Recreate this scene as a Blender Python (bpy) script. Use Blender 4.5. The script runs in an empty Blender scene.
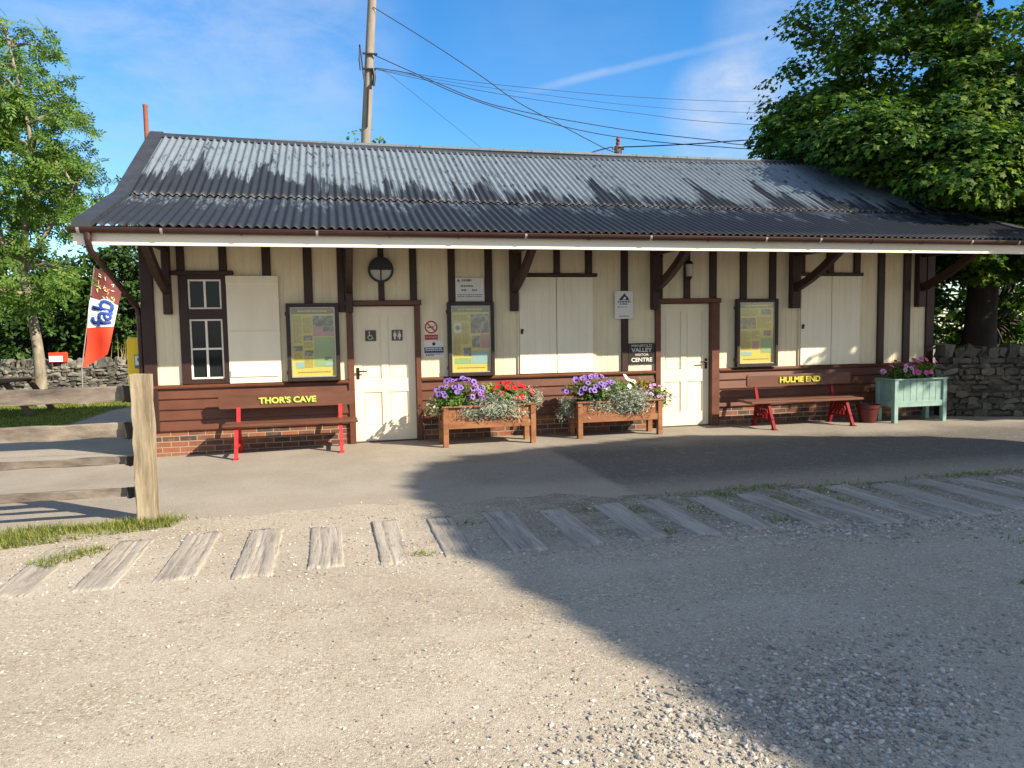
import bpy, bmesh, math, random
import numpy as np
from mathutils import Vector, Matrix

scene = bpy.context.scene
COL = scene.collection
rng = np.random.default_rng(7)
random.seed(7)
R = math.radians

# ------------------------------------------------------------------ camera
C0 = np.array([2.4386, -10.933, 1.6253]); FPX = 740.0
ya, pi_, ro = R(13.519), R(4.2466), R(-0.9264)
r_ = np.array([math.cos(ya), -math.sin(ya), 0.0])
fw = np.array([math.sin(ya)*math.cos(pi_), math.cos(ya)*math.cos(pi_), -math.sin(pi_)])
up = np.cross(r_, fw)
RX = r_*math.cos(ro) + up*math.sin(ro)
UP = -r_*math.sin(ro) + up*math.cos(ro)
cd = bpy.data.cameras.new('camera'); cam = bpy.data.objects.new('camera', cd); COL.objects.link(cam)
cd.sensor_width = 36.0; cd.lens = FPX/1024*36.0; cd.clip_start = 0.05; cd.clip_end = 600
M = Matrix(((RX[0], UP[0], -fw[0], C0[0]), (RX[1], UP[1], -fw[1], C0[1]), (RX[2], UP[2], -fw[2], C0[2]), (0, 0, 0, 1)))
cam.matrix_world = M
scene.camera = cam

# sun: direction to the sun is (1.20, -1.07, 1) * k
KX, KY = 1.20, 1.07
SUN = Vector((KX, -KY, 1.0)).normalized()
SUN_EL = math.asin(SUN.z); SUN_ROT = math.atan2(SUN.x, SUN.y)

scene.view_settings.view_transform = 'Standard'
scene.view_settings.look = 'None'
scene.view_settings.exposure = 1.15
scene.view_settings.gamma = 1.0
scene.view_settings.use_curve_mapping = False

# ------------------------------------------------------------------ materials
MATS = {}
def newmat(name):
    m = bpy.data.materials.new(name); m.use_nodes = True
    nt = m.node_tree
    b = nt.nodes.get('Principled BSDF')
    MATS[name] = m
    return m, nt, b
def N(nt, t, **kw):
    n = nt.nodes.new(t)
    for k, v in kw.items():
        setattr(n, k, v)
    return n
def L(nt, a, b): nt.links.new(a, b)
def ramp(nt, fac, stops):
    n = N(nt, 'ShaderNodeValToRGB')
    el = n.color_ramp.elements
    while len(el) < len(stops): el.new(0.5)
    for e, (p, c) in zip(el, stops):
        e.position = p; e.color = (*c, 1) if len(c) == 3 else c
    if fac is not None: L(nt, fac, n.inputs[0])
    return n.outputs[0]
def coords(nt, scale=(1, 1, 1), kind='Object'):
    t = N(nt, 'ShaderNodeTexCoord'); m = N(nt, 'ShaderNodeMapping')
    m.inputs['Scale'].default_value = scale
    L(nt, t.outputs[kind], m.inputs['Vector'])
    return m.outputs[0]
def noise(nt, vec, scale, detail=4, rough=0.6, dist=0.0):
    n = N(nt, 'ShaderNodeTexNoise')
    n.inputs['Scale'].default_value = scale; n.inputs['Detail'].default_value = detail
    n.inputs['Roughness'].default_value = rough; n.inputs['Distortion'].default_value = dist
    if vec is not None: L(nt, vec, n.inputs['Vector'])
    return n.outputs['Fac']
def mix(nt, fac, a, b, mode='MIX'):
    n = N(nt, 'ShaderNodeMix', data_type='RGBA', blend_type=mode)
    if hasattr(fac, 'links'): L(nt, fac, n.inputs[0])
    else: n.inputs[0].default_value = fac
    for s, v in ((n.inputs[6], a), (n.inputs[7], b)):
        if hasattr(v, 'links'): L(nt, v, s)
        else: s.default_value = (*v, 1)
    return n.outputs[2]
def math_(nt, op, a, b=None, c=None, clamp=False):
    n = N(nt, 'ShaderNodeMath', operation=op); n.use_clamp = clamp
    for i, v in enumerate((a, b, c)):
        if v is None: continue
        if hasattr(v, 'links'): L(nt, v, n.inputs[i])
        else: n.inputs[i].default_value = v
    return n.outputs[0]
def sstep(nt, x, lo, hi):
    n = N(nt, 'ShaderNodeMapRange', interpolation_type='SMOOTHSTEP')
    L(nt, x, n.inputs[0])
    n.inputs[1].default_value = lo; n.inputs[2].default_value = hi
    return n.outputs[0]
def bump(nt, b, h, strength=0.3, dist=0.01):
    n = N(nt, 'ShaderNodeBump')
    n.inputs['Strength'].default_value = strength; n.inputs['Distance'].default_value = dist
    L(nt, h, n.inputs['Height'])
    L(nt, n.outputs[0], b.inputs['Normal'])
    return n
def pm(name, c1, c2, scale=6, rough=0.7, bs=0.2, stretch=(1, 1, 1), spec=0.4, fine=0, metal=0.0):
    """painted / wooden / plastic surface: two close tones mixed by noise, light bump"""
    m, nt, b = newmat(name)
    v = coords(nt, stretch)
    n1 = noise(nt, v, scale, 6, 0.65)
    f = ramp(nt, n1, [(0.32, (0, 0, 0)), (0.68, (1, 1, 1))])
    c = mix(nt, f, c1, c2)
    L(nt, c, b.inputs['Base Color'])
    b.inputs['Roughness'].default_value = rough
    b.inputs['Specular IOR Level'].default_value = spec
    b.inputs['Metallic'].default_value = metal
    if bs:
        n2 = noise(nt, v, fine or scale*4, 5, 0.7)
        bump(nt, b, n2, bs, 0.006)
    return m
def flat(name, c, rough=0.6, metal=0.0, spec=0.4):
    m, nt, b = newmat(name)
    v = coords(nt)
    n1 = noise(nt, v, 25, 3)
    cc = mix(nt, n1, tuple(x*0.86 for x in c), tuple(min(1, x*1.1) for x in c))
    L(nt, cc, b.inputs['Base Color'])
    b.inputs['Roughness'].default_value = rough; b.inputs['Metallic'].default_value = metal
    b.inputs['Specular IOR Level'].default_value = spec
    return m

CREAM = (0.74, 0.64, 0.44)
def make_cream():
    m, nt, b = newmat('cream_paint')
    v = coords(nt, (1, 1, 0.25)); v2 = coords(nt)
    a = noise(nt, v, 5, 6, 0.65); d = noise(nt, v2, 1.3, 4)
    c = mix(nt, ramp(nt, a, [(0.35, (0, 0, 0)), (0.7, (1, 1, 1))]), (0.66, 0.57, 0.38), (0.76, 0.68, 0.48))
    c = mix(nt, ramp(nt, d, [(0.5, (0, 0, 0)), (0.75, (0.35, 0.35, 0.35))]), c, (0.56, 0.465, 0.29))
    L(nt, c, b.inputs['Base Color']); b.inputs['Roughness'].default_value = 0.55
    bump(nt, b, noise(nt, v, 40, 4), 0.08, 0.004)
make_cream()
pm('cream_gloss', (0.73, 0.65, 0.47), (0.79, 0.72, 0.55), 4, 0.45, 0.06, (1, 1, .4))
pm('shutter_paint', (0.76, 0.69, 0.53), (0.82, 0.76, 0.60), 4, 0.5, 0.05, (1, 1, .3))
pm('white_paint', (0.76, 0.72, 0.62), (0.84, 0.80, 0.70), 4, 0.5, 0.08, (.3, 1, 1))
pm('brown_paint', (0.085, 0.028, 0.014), (0.125, 0.045, 0.023), 7, 0.5, 0.12, (.4, 1, 1))
pm('dark_brown_paint', (0.024, 0.010, 0.007), (0.038, 0.015, 0.010), 7, 0.55, 0.12, (1, 1, .3))
pm('board_brown', (0.085, 0.033, 0.019), (0.135, 0.056, 0.034), 5, 0.5, 0.15, (.3, 1, 1))
pm('brown_plastic', (0.026, 0.010, 0.008), (0.042, 0.016, 0.012), 5, 0.38, 0.03)
pm('red_paint', (0.42, 0.014, 0.016), (0.52, 0.03, 0.028), 14, 0.45, 0.12)
pm('dark_red_paint', (0.15, 0.007, 0.009), (0.21, 0.011, 0.014), 14, 0.65, 0.12, (1, 1, 1), 0.15)
pm('planter_wood', (0.155, 0.060, 0.024), (0.30, 0.13, 0.055), 9, 0.65, 0.25, (.25, 1, 1))
pm('teal_paint', (0.165, 0.27, 0.235), (0.235, 0.355, 0.31), 8, 0.55, 0.12)
pm('post_wood', (0.14, 0.11, 0.068), (0.39, 0.33, 0.23), 13, 0.85, 0.8, (1, 1, .10), fine=40)
pm('rail_wood', (0.065, 0.050, 0.045), (0.25, 0.212, 0.17), 6, 0.85, 0.8, (.35, 1, 1), fine=40)
def make_sleeper():
    m, nt, b = newmat('sleeper_wood')
    v = coords(nt, (1, .06, 1)); v0 = coords(nt)
    n1 = noise(nt, v, 16, 6, 0.7); n2 = noise(nt, v, 60, 5, 0.7); n3 = noise(nt, v0, 4.5, 5, 0.7); n4 = noise(nt, v0, 110, 3, 0.7)
    c = mix(nt, ramp(nt, n1, [(0.34, (0, 0, 0)), (0.66, (1, 1, 1))]), (0.225, 0.20, 0.17), (0.405, 0.37, 0.315))
    c = mix(nt, ramp(nt, n2, [(0.28, (.9, .9, .9)), (0.44, (0, 0, 0))]), c, (0.06, 0.05, 0.042))
    tt = N(nt, 'ShaderNodeTexCoord'); ss = N(nt, 'ShaderNodeSeparateXYZ'); L(nt, tt.outputs['Object'], ss.inputs[0])
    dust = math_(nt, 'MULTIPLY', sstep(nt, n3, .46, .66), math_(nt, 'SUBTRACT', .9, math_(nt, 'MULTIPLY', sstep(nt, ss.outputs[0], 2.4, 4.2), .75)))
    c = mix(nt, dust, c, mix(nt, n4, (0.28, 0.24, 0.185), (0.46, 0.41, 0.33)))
    L(nt, c, b.inputs['Base Color']); b.inputs['Roughness'].default_value = 0.93; b.inputs['Specular IOR Level'].default_value = .2
    bump(nt, b, math_(nt, 'ADD', n2, math_(nt, 'MULTIPLY', n4, math_(nt, 'MULTIPLY', dust, 1.0))), 0.9, 0.008)
make_sleeper()
pm('picnic_wood', (0.07, 0.045, 0.03), (0.12, 0.08, 0.05), 10, 0.8, 0.3, (.2, 1, 1))
pm('utility_wood', (0.15, 0.132, 0.108), (0.27, 0.245, 0.21), 9, 0.85, 0.4, (1, 1, .1))
pm('bark_pale', (0.13, 0.11, 0.08), (0.31, 0.275, 0.21), 7, 0.9, 0.8, (1, 1, .5))
pm('bark_dark', (0.018, 0.015, 0.012), (0.045, 0.036, 0.028), 8, 0.9, 0.8, (1, 1, .3))
pm('terracotta', (0.17, 0.055, 0.032), (0.24, 0.085, 0.05), 9, 0.8, 0.2)
pm('pot_red', (0.065, 0.011, 0.010), (0.09, 0.017, 0.014), 9, 0.4, 0.05)
pm('soil', (0.03, 0.02, 0.014), (0.06, 0.042, 0.03), 40, 0.95, 0.5)
pm('roof_lead', (0.024, 0.027, 0.034), (0.040, 0.045, 0.053), 5, 0.6, 0.12)
pm('stone_core', (0.05, 0.045, 0.04), (0.09, 0.08, 0.07), 9, 0.95, 0.4)
pm('board_frame', (0.018, 0.010, 0.008), (0.03, 0.016, 0.012), 7, 0.5, 0.1)
flat('black_iron', (0.012, 0.012, 0.013), 0.45)
flat('black_wire', (0.015, 0.015, 0.016), 0.6)
flat('handle_bronze', (0.05, 0.036, 0.026), 0.35, 0.7)
flat('galv_steel', (0.42, 0.41, 0.39), 0.45, 0.6)
flat('sign_white', (0.70, 0.69, 0.66), 0.4)
flat('sign_red', (0.42, 0.025, 0.03), 0.4)
flat('sign_navy', (0.018, 0.03, 0.11), 0.4)
flat('sign_black', (0.02, 0.019, 0.018), 0.4)
flat('sign_brown', (0.055, 0.042, 0.028), 0.4)
flat('sign_grey', (0.18, 0.18, 0.19), 0.5)
flat('text_white', (0.62, 0.60, 0.55), 0.5)
flat('text_yellow', (0.52, 0.49, 0.05), 0.5)
flat('text_lime', (0.44, 0.50, 0.085), 0.5)
flat('text_green', (0.09, 0.22, 0.05), 0.5)
flat('poster_yellow', (0.62, 0.52, 0.105), 0.4)
flat('poster_olive', (0.16, 0.13, 0.04), 0.4)
flat('poster_green', (0.27, 0.42, 0.20), 0.4)
flat('poster_pink', (0.48, 0.22, 0.21), 0.4)
flat('poster_blue', (0.28, 0.45, 0.46), 0.4)
flat('poster_ochre', (0.52, 0.42, 0.10), 0.4)
flat('poster_ink', (0.22, 0.17, 0.05), 0.5)
flat('yellow_plastic', (0.74, 0.50, 0.012), 0.35)
flat('badge_teal', (0.02, 0.18, 0.17), 0.4)
flat('banner_red', (0.78, 0.055, 0.02), 0.7)
flat('banner_white', (0.70, 0.74, 0.82), 0.7)
flat('banner_blue', (0.015, 0.06, 0.30), 0.7)
flat('banner_choc', (0.17, 0.045, 0.045), 0.7)
flat('sprinkle_green', (0.40, 0.55, 0.25), 0.7)
flat('sprinkle_orange', (0.75, 0.33, 0.09), 0.7)
flat('sprinkle_white', (0.7, 0.66, 0.6), 0.7)
def make_photo():
    m, nt, b = newmat('poster_photo')
    v = coords(nt)
    n1 = noise(nt, v, 14, 5, 0.7)
    L(nt, ramp(nt, n1, [(0.35, (0.03, 0.04, 0.03)), (0.5, (0.12, 0.13, 0.10)), (0.62, (0.30, 0.33, 0.33))]), b.inputs['Base Color'])
    b.inputs['Roughness'].default_value = 0.4
make_photo()
def make_glass():
    m, nt, b = newmat('window_glass')
    b.inputs['Base Color'].default_value = (0.012, 0.016, 0.018, 1)
    b.inputs['Roughness'].default_value = 0.08; b.inputs['Specular IOR Level'].default_value = 0.22
    v = coords(nt); bump(nt, b, noise(nt, v, 3, 2), 0.05, 0.01)
    m, nt, b = newmat('lamp_glass')
    b.inputs['Base Color'].default_value = (0.42, 0.40, 0.33, 1); b.inputs['Roughness'].default_value = 0.2
    m, nt, b = newmat('cabinet_glass')
    g = N(nt, 'ShaderNodeBsdfGlossy'); g.inputs['Roughness'].default_value = 0.06
    g.inputs['Color'].default_value = (.9, .92, .95, 1)
    t = N(nt, 'ShaderNodeBsdfTransparent'); t.inputs[0].default_value = (0.93, 0.94, 0.92, 1)
    mx = N(nt, "ShaderNodeMixShader")
    mx.inputs[0].default_value = 0.045; L(nt, t.outputs[0], mx.inputs[1]); L(nt, g.outputs[0], mx.inputs[2])
    L(nt, mx.outputs[0], nt.nodes['Material Output'].inputs[0])
make_glass()
def make_brick():
    m, nt, b = newmat('brick')
    t = N(nt, 'ShaderNodeTexCoord'); s = N(nt, 'ShaderNodeSeparateXYZ'); L(nt, t.outputs['Object'], s.inputs[0])
    x = math_(nt, 'ADD', s.outputs[0], s.outputs[1])
    c = N(nt, 'ShaderNodeCombineXYZ'); L(nt, x, c.inputs[0]); L(nt, s.outputs[2], c.inputs[1])
    bk = N(nt, 'ShaderNodeTexBrick')
    L(nt, c.outputs[0], bk.inputs['Vector'])
    bk.inputs['Scale'].default_value = 1.0; bk.inputs['Brick Width'].default_value = 0.225
    bk.inputs['Row Height'].default_value = 0.076; bk.inputs['Mortar Size'].default_value = 0.007
    bk.inputs['Mortar Smooth'].default_value = 0.2; bk.inputs['Bias'].default_value = 0.15
    bk.inputs['Color1'].default_value = (0.27, 0.092, 0.042, 1); bk.inputs['Color2'].default_value = (0.055, 0.036, 0.030, 1)
    bk.inputs['Mortar'].default_value = (0.30, 0.23, 0.16, 1)
    n1 = noise(nt, c.outputs[0], 9, 5, 0.7)
    col = mix(nt, ramp(nt, n1, [(0.5, (0, 0, 0)), (0.72, (0.6, 0.6, 0.6))]), bk.outputs[0], (0.27, 0.14, 0.085))
    L(nt, col, b.inputs['Base Color']); b.inputs['Roughness'].default_value = 0.9
    h = math_(nt, 'SUBTRACT', noise(nt, c.outputs[0], 60, 4), math_(nt, 'MULTIPLY', bk.outputs['Fac'], 2.0))
    bump(nt, b, h, 0.5, 0.008)
make_brick()
def make_stone(name, c1, c2, c3):
    m, nt, b = newmat(name)
    g = N(nt, 'ShaderNodeNewGeometry')
    v = coords(nt)
    c = ramp(nt, g.outputs['Random Per Island'], [(0.0, c1), (0.5, c2), (1.0, c3)])
    n1 = noise(nt, v, 16, 6, 0.7)
    c = mix(nt, ramp(nt, n1, [(0.42, (0, 0, 0)), (0.68, (0.8, 0.8, 0.8))]), c, (0.10, 0.095, 0.075))
    L(nt, c, b.inputs['Base Color']); b.inputs['Roughness'].default_value = 0.92
    bump(nt, b, noise(nt, v, 40, 6, 0.7), 0.6, 0.015)
make_stone('wall_stone', (0.06, 0.058, 0.05), (0.125, 0.12, 0.105), (0.29, 0.275, 0.24))
make_stone('mossy_shaded_stone', (0.035, 0.033, 0.026), (0.07, 0.066, 0.05), (0.14, 0.13, 0.105))  # mossy stone, tones also lowered to stand in for the canopy shade
make_stone('loose_stone', (0.20, 0.19, 0.17), (0.37, 0.345, 0.305), (0.58, 0.55, 0.495))
def make_roof():
    m, nt, b = newmat('corrugated_roof')
    t = N(nt, 'ShaderNodeTexCoord'); s = N(nt, 'ShaderNodeSeparateXYZ'); L(nt, t.outputs['Object'], s.inputs[0])
    X, Y = s.outputs[0], s.outputs[1]
    # each corrugation runs down the slope: streak noise changes quickly with X, slowly with Y
    sv = coords(nt, (7.7, 0.9, 0.9)); st = noise(nt, sv, 1.0, 5, 0.7)
    fv = coords(nt, (22, 3.2, 3.2)); fine = noise(nt, fv, 1.0, 5, 0.75)
    bv = coords(nt, (0.55, 0.45, 0.45)); big = noise(nt, bv, 1.0, 3, 0.5)
    # sheet period (about 1.05 m) with a wavy border
    xs = math_(nt, 'MULTIPLY', math_(nt, 'ADD', X, math_(nt, 'MULTIPLY', big, 1.1)), 1/1.05)
    fr = math_(nt, 'FRACT', xs)
    tri = math_(nt, 'ABSOLUTE', math_(nt, 'SUBTRACT', fr, 0.5))          # 0.5 at sheet joints
    joint = math_(nt, 'POWER', math_(nt, 'MULTIPLY', tri, 2.0), 3.0)
    # upper slope: bleached above a ragged lower edge, which climbs at the joints
    c1 = N(nt, 'ShaderNodeCombineXYZ'); L(nt, X, c1.inputs[0])
    nx1 = noise(nt, c1.outputs[0], 0.85, 2, 0.5); nx2 = noise(nt, c1.outputs[0], 2.6, 4, 0.6)
    tongue = math_(nt, 'MULTIPLY', joint, sstep(nt, nx1, 0.34, 0.62))
    lim = math_(nt, 'ADD', 0.20, math_(nt, 'MULTIPLY', tongue, 1.15))
    lim = math_(nt, 'ADD', lim, math_(nt, 'MULTIPLY', sstep(nt, nx2, 0.5, 0.72), 0.9))
    lim = math_(nt, 'ADD', lim, math_(nt, 'MULTIPLY', math_(nt, 'SUBTRACT', st, 0.5), 1.9))
    rib = noise(nt, coords(nt, (19, .35, .35)), 1.0, 2, 0.6)
    lim = math_(nt, 'ADD', lim, math_(nt, 'MULTIPLY', math_(nt, 'SUBTRACT', rib, 0.5), 1.5))
    # left-hand sheets keep more of their dark coat
    lim = math_(nt, 'ADD', lim, math_(nt, 'MULTIPLY', sstep(nt, X, 4.5, 0.5), 0.55))
    d = math_(nt, 'SUBTRACT', Y, lim)
    up_ = sstep(nt, d, -0.05, 0.30)
    up_ = math_(nt, 'MULTIPLY', up_, sstep(nt, math_(nt, 'ADD', math_(nt, 'ADD', fine, math_(nt, 'MULTIPLY', big, 0.35)), math_(nt, 'MULTIPLY', st, 0.35)), 0.62, 0.80))
    for yr in (0.85, 1.42, 2.0):
        row = sstep(nt, math_(nt, 'ABSOLUTE', math_(nt, 'SUBTRACT', Y, yr)), .085, .02)
        up_ = math_(nt, 'MULTIPLY', up_, math_(nt, 'SUBTRACT', 1.0, math_(nt, 'MULTIPLY', row, sstep(nt, math_(nt, 'ADD', math_(nt, 'MULTIPLY', fine, .6), math_(nt, 'MULTIPLY', nx2, .5)), .56, .66))))
    # lower slope: pale tongues just under the lap
    lw = math_(nt, 'ADD', Y, math_(nt, 'MULTIPLY', math_(nt, 'SUBTRACT', st, 0.42), 3.0))
    lw = math_(nt, 'ADD', lw, math_(nt, 'MULTIPLY', math_(nt, 'SUBTRACT', 0.75, joint), 0.55))
    low = math_(nt, 'MULTIPLY', sstep(nt, lw, 0.0, 0.65), sstep(nt, Y, 0.17, 0.11))
    low = math_(nt, 'MULTIPLY', low, sstep(nt, fine, 0.44, 0.58))
    top = sstep(nt, Y, 0.11, 0.19)
    msk = math_(nt, 'ADD', math_(nt, 'MULTIPLY', up_, top), math_(nt, 'MULTIPLY', low, 0.65), clamp=True)
    dark = mix(nt, fine, (0.009, 0.011, 0.015), (0.026, 0.031, 0.038))
    pale = mix(nt, st, (0.098, 0.126, 0.152), (0.172, 0.213, 0.246))
    c = mix(nt, msk, dark, pale)
    # rusty brown line along the lap
    lap = math_(nt, 'MULTIPLY', sstep(nt, math_(nt, 'ABSOLUTE', math_(nt, 'SUBTRACT', Y, 0.13)), 0.05, 0.01), sstep(nt, fine, 0.42, 0.6))
    c = mix(nt, math_(nt, 'MULTIPLY', lap, .28), c, (0.15, 0.11, 0.09))
    L(nt, c, b.inputs['Base Color'])
    b.inputs['Roughness'].default_value = 0.62
    b.inputs['Specular IOR Level'].default_value = 0.35
    bump(nt, b, fine, 0.15, 0.006)
make_roof()
def make_gravel():
    m, nt, b = newmat('gravel')
    v = coords(nt)
    t = N(nt, 'ShaderNodeTexCoord'); sx = N(nt, 'ShaderNodeSeparateXYZ'); L(nt, t.outputs['Object'], sx.inputs[0])
    X, Y = sx.outputs[0], sx.outputs[1]
    vo = N(nt, 'ShaderNodeTexVoronoi'); vo.inputs['Scale'].default_value = 75; L(nt, v, vo.inputs['Vector'])
    vo2 = N(nt, 'ShaderNodeTexVoronoi'); vo2.inputs['Scale'].default_value = 190; L(nt, v, vo2.inputs['Vector'])
    big = noise(nt, v, 0.7, 5, 0.6); mid = noise(nt, v, 5, 6, 0.68); fine = noise(nt, v, 150, 3, 0.7)
    # traffic runs across the yard in lanes: worn pale wheel lines, loose grit between them
    lane = N(nt, 'ShaderNodeMapping'); lane.inputs['Rotation'].default_value = (0, 0, R(-24)); lane.inputs['Scale'].default_value = (0.16, 1.5, 1)
    L(nt, t.outputs['Object'], lane.inputs['Vector'])
    wheel = noise(nt, lane.outputs[0], 1.0, 5, 0.6, .3)
    damp = noise(nt, coords(nt, (0.5, 0.32, 1)), 1.3, 7, 0.66, .8)
    base = mix(nt, ramp(nt, big, [(0.35, (0, 0, 0)), (0.65, (1, 1, 1))]), (0.322, 0.278, 0.216), (0.400, 0.356, 0.284))
    base = mix(nt, ramp(nt, mid, [(0.45, (0, 0, 0)), (0.70, (0.55, 0.55, 0.55))]), base, (0.32, 0.265, 0.19))
    base = mix(nt, ramp(nt, wheel, [(0.48, (0, 0, 0)), (0.75, (0.5, 0.5, 0.5))]), base, (0.48, 0.44, 0.365))
    base = mix(nt, ramp(nt, damp, [(0.53, (0, 0, 0)), (0.70, (0.6, 0.6, 0.6))]), base, (0.265, 0.222, 0.165))
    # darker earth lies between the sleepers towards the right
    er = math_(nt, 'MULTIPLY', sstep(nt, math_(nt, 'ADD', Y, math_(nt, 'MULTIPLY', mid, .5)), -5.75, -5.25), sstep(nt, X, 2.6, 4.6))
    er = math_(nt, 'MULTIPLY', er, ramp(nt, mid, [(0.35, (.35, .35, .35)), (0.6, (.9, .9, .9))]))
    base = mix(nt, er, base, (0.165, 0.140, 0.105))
    ms = math_(nt, 'MULTIPLY', math_(nt, 'MULTIPLY', sstep(nt, Y, -5.2, -4.65), sstep(nt, X, 4.2, 5.6)), sstep(nt, noise(nt, v, 3.2, 6, .7), .50, .62))
    base = mix(nt, math_(nt, 'MULTIPLY', ms, .8), base, (0.075, 0.105, 0.025))
    s = N(nt, 'ShaderNodeSeparateColor'); L(nt, vo.outputs['Color'], s.inputs[0])
    stones = ramp(nt, s.outputs[0], [(0.0, (0.12, 0.11, 0.10)), (0.08, (0.24, 0.21, 0.17)), (0.55, (0.40, 0.355, 0.28)), (0.92, (0.52, 0.48, 0.40)), (1.0, (0.64, 0.61, 0.54))])
    grit = math_(nt, 'MULTIPLY', sstep(nt, s.outputs[1], 0.45, 0.60), ramp(nt, math_(nt, 'ADD', math_(nt, 'MULTIPLY', mid, .5), math_(nt, 'MULTIPLY', math_(nt, 'SUBTRACT', 1.0, wheel), .5)), [(0.38, (.12, .12, .12)), (0.62, (0.95, 0.95, 0.95))]))
    c = mix(nt, grit, base, mix(nt, math_(nt, 'MULTIPLY', er, .5), stones, base))
    s2 = N(nt, 'ShaderNodeSeparateColor'); L(nt, vo2.outputs['Color'], s2.inputs[0])
    sp = ramp(nt, s2.outputs[0], [(0.0, (0.45, 0.42, 0.40)), (0.18, (0.86, 0.85, 0.83)), (0.8, (1.02, 1.02, 1.02)), (1.0, (1.35, 1.36, 1.38))])
    c = mix(nt, 0.75, c, sp, 'MULTIPLY')
    L(nt, c, b.inputs['Base Color']); b.inputs['Roughness'].default_value = 0.95
    b.inputs['Specular IOR Level'].default_value = 0.2
    h = math_(nt, 'ADD', math_(nt, 'MULTIPLY', math_(nt, 'SUBTRACT', 0.6, vo.outputs['Distance']), grit), math_(nt, 'MULTIPLY', math_(nt, 'SUBTRACT', 0.6, vo2.outputs['Distance']), 0.35))
    h = math_(nt, 'ADD', h, math_(nt, 'ADD', math_(nt, 'MULTIPLY', fine, 0.25), math_(nt, 'MULTIPLY', mid, 1.0)))
    bump(nt, b, h, 0.5, 0.011)
make_gravel()
def make_tarmac():
    m, nt, b = newmat('tarmac')
    v = coords(nt)
    t = N(nt, 'ShaderNodeTexCoord'); s = N(nt, 'ShaderNodeSeparateXYZ'); L(nt, t.outputs['Object'], s.inputs[0])
    big = noise(nt, v, 0.8, 5, 0.6); mid = noise(nt, v, 6, 5, 0.7); fine = noise(nt, v, 160, 3, 0.7)
    c = mix(nt, ramp(nt, big, [(0.35, (0, 0, 0)), (0.65, (1, 1, 1))]), (0.245, 0.217, 0.178), (0.315, 0.284, 0.236))
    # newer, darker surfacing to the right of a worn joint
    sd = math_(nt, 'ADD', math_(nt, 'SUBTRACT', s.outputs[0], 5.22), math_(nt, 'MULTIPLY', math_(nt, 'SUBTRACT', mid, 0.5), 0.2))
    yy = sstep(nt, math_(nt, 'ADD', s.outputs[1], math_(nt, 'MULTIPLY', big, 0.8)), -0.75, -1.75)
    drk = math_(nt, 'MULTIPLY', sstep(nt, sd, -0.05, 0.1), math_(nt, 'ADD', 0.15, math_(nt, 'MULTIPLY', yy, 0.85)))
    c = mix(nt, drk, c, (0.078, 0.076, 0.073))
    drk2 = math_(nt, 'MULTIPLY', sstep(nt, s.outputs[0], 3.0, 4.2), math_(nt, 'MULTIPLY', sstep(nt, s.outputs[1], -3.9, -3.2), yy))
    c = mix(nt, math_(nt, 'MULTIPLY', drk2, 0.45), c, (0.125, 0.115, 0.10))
    # dust blown in from the yard along its edge
    du = sstep(nt, math_(nt, 'ADD', s.outputs[1], math_(nt, 'MULTIPLY', mid, 0.9)), -2.9, -3.9)
    c = mix(nt, math_(nt, 'MULTIPLY', du, 0.75), c, (0.32, 0.275, 0.21))
    c = mix(nt, ramp(nt, mid, [(0.55, (0, 0, 0)), (0.75, (0.45, 0.45, 0.45))]), c, (0.32, 0.285, 0.235))
    vo = N(nt, 'ShaderNodeTexVoronoi'); vo.inputs['Scale'].default_value = 110; L(nt, v, vo.inputs['Vector'])
    s3 = N(nt, 'ShaderNodeSeparateColor'); L(nt, vo.outputs['Color'], s3.inputs[0])
    c = mix(nt, math_(nt, 'MULTIPLY', sstep(nt, s3.outputs[0], 0.75, 1.0), 0.35), c, (0.42, 0.38, 0.32))
    c = mix(nt, math_(nt, 'MULTIPLY', sstep(nt, s3.outputs[1], 0.8, 1.0), 0.35), c, (0.08, 0.075, 0.07))
    L(nt, c, b.inputs['Base Color']); b.inputs['Roughness'].default_value = 0.9
    b.inputs['Specular IOR Level'].default_value = 0.25
    bump(nt, b, math_(nt, 'ADD', fine, math_(nt, 'MULTIPLY', mid, 0.8)), 0.5, 0.008)
make_tarmac()
def make_leaf(name, c1, c2, c3, trans=0.35, rough=0.5, tcol=None, stops=(.15, .5, .95)):
    m, nt, b = newmat(name)
    g = N(nt, 'ShaderNodeNewGeometry')
    v = coords(nt); n1 = noise(nt, v, 0.9, 3)
    f = math_(nt, 'ADD', math_(nt, 'MULTIPLY', g.outputs['Random Per Island'], 0.7), math_(nt, 'MULTIPLY', n1, 0.45))
    c = ramp(nt, f, list(zip(stops, (c1, c2, c3))))
    L(nt, c, b.inputs['Base Color']); b.inputs['Roughness'].default_value = rough
    b.inputs['Specular IOR Level'].default_value = 0.2
    if trans:
        t = N(nt, 'ShaderNodeBsdfTranslucent')
        c2_ = mix(nt, 1.0, c, tcol or (1.5, 1.6, 0.6), 'MULTIPLY')
        L(nt, c2_, t.inputs[0])
        mx = N(nt, 'ShaderNodeMixShader'); mx.inputs[0].default_value = trans
        L(nt, b.outputs[0], mx.inputs[1]); L(nt, t.outputs[0], mx.inputs[2])
        L(nt, mx.outputs[0], nt.nodes['Material Output'].inputs[0])
    return m
make_leaf('sycamore_leaf', (0.020, 0.060, 0.009), (0.040, 0.100, 0.012), (0.175, 0.26, 0.030), 0.34, 0.6, stops=(.15, .62, .98))
make_leaf('ash_leaf', (0.036, 0.094, 0.016), (0.072, 0.150, 0.024), (0.16, 0.24, 0.048), 0.36)
make_leaf('hedge_leaf', (0.018, 0.045, 0.012), (0.034, 0.080, 0.018), (0.075, 0.140, 0.030), 0.25)
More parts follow.
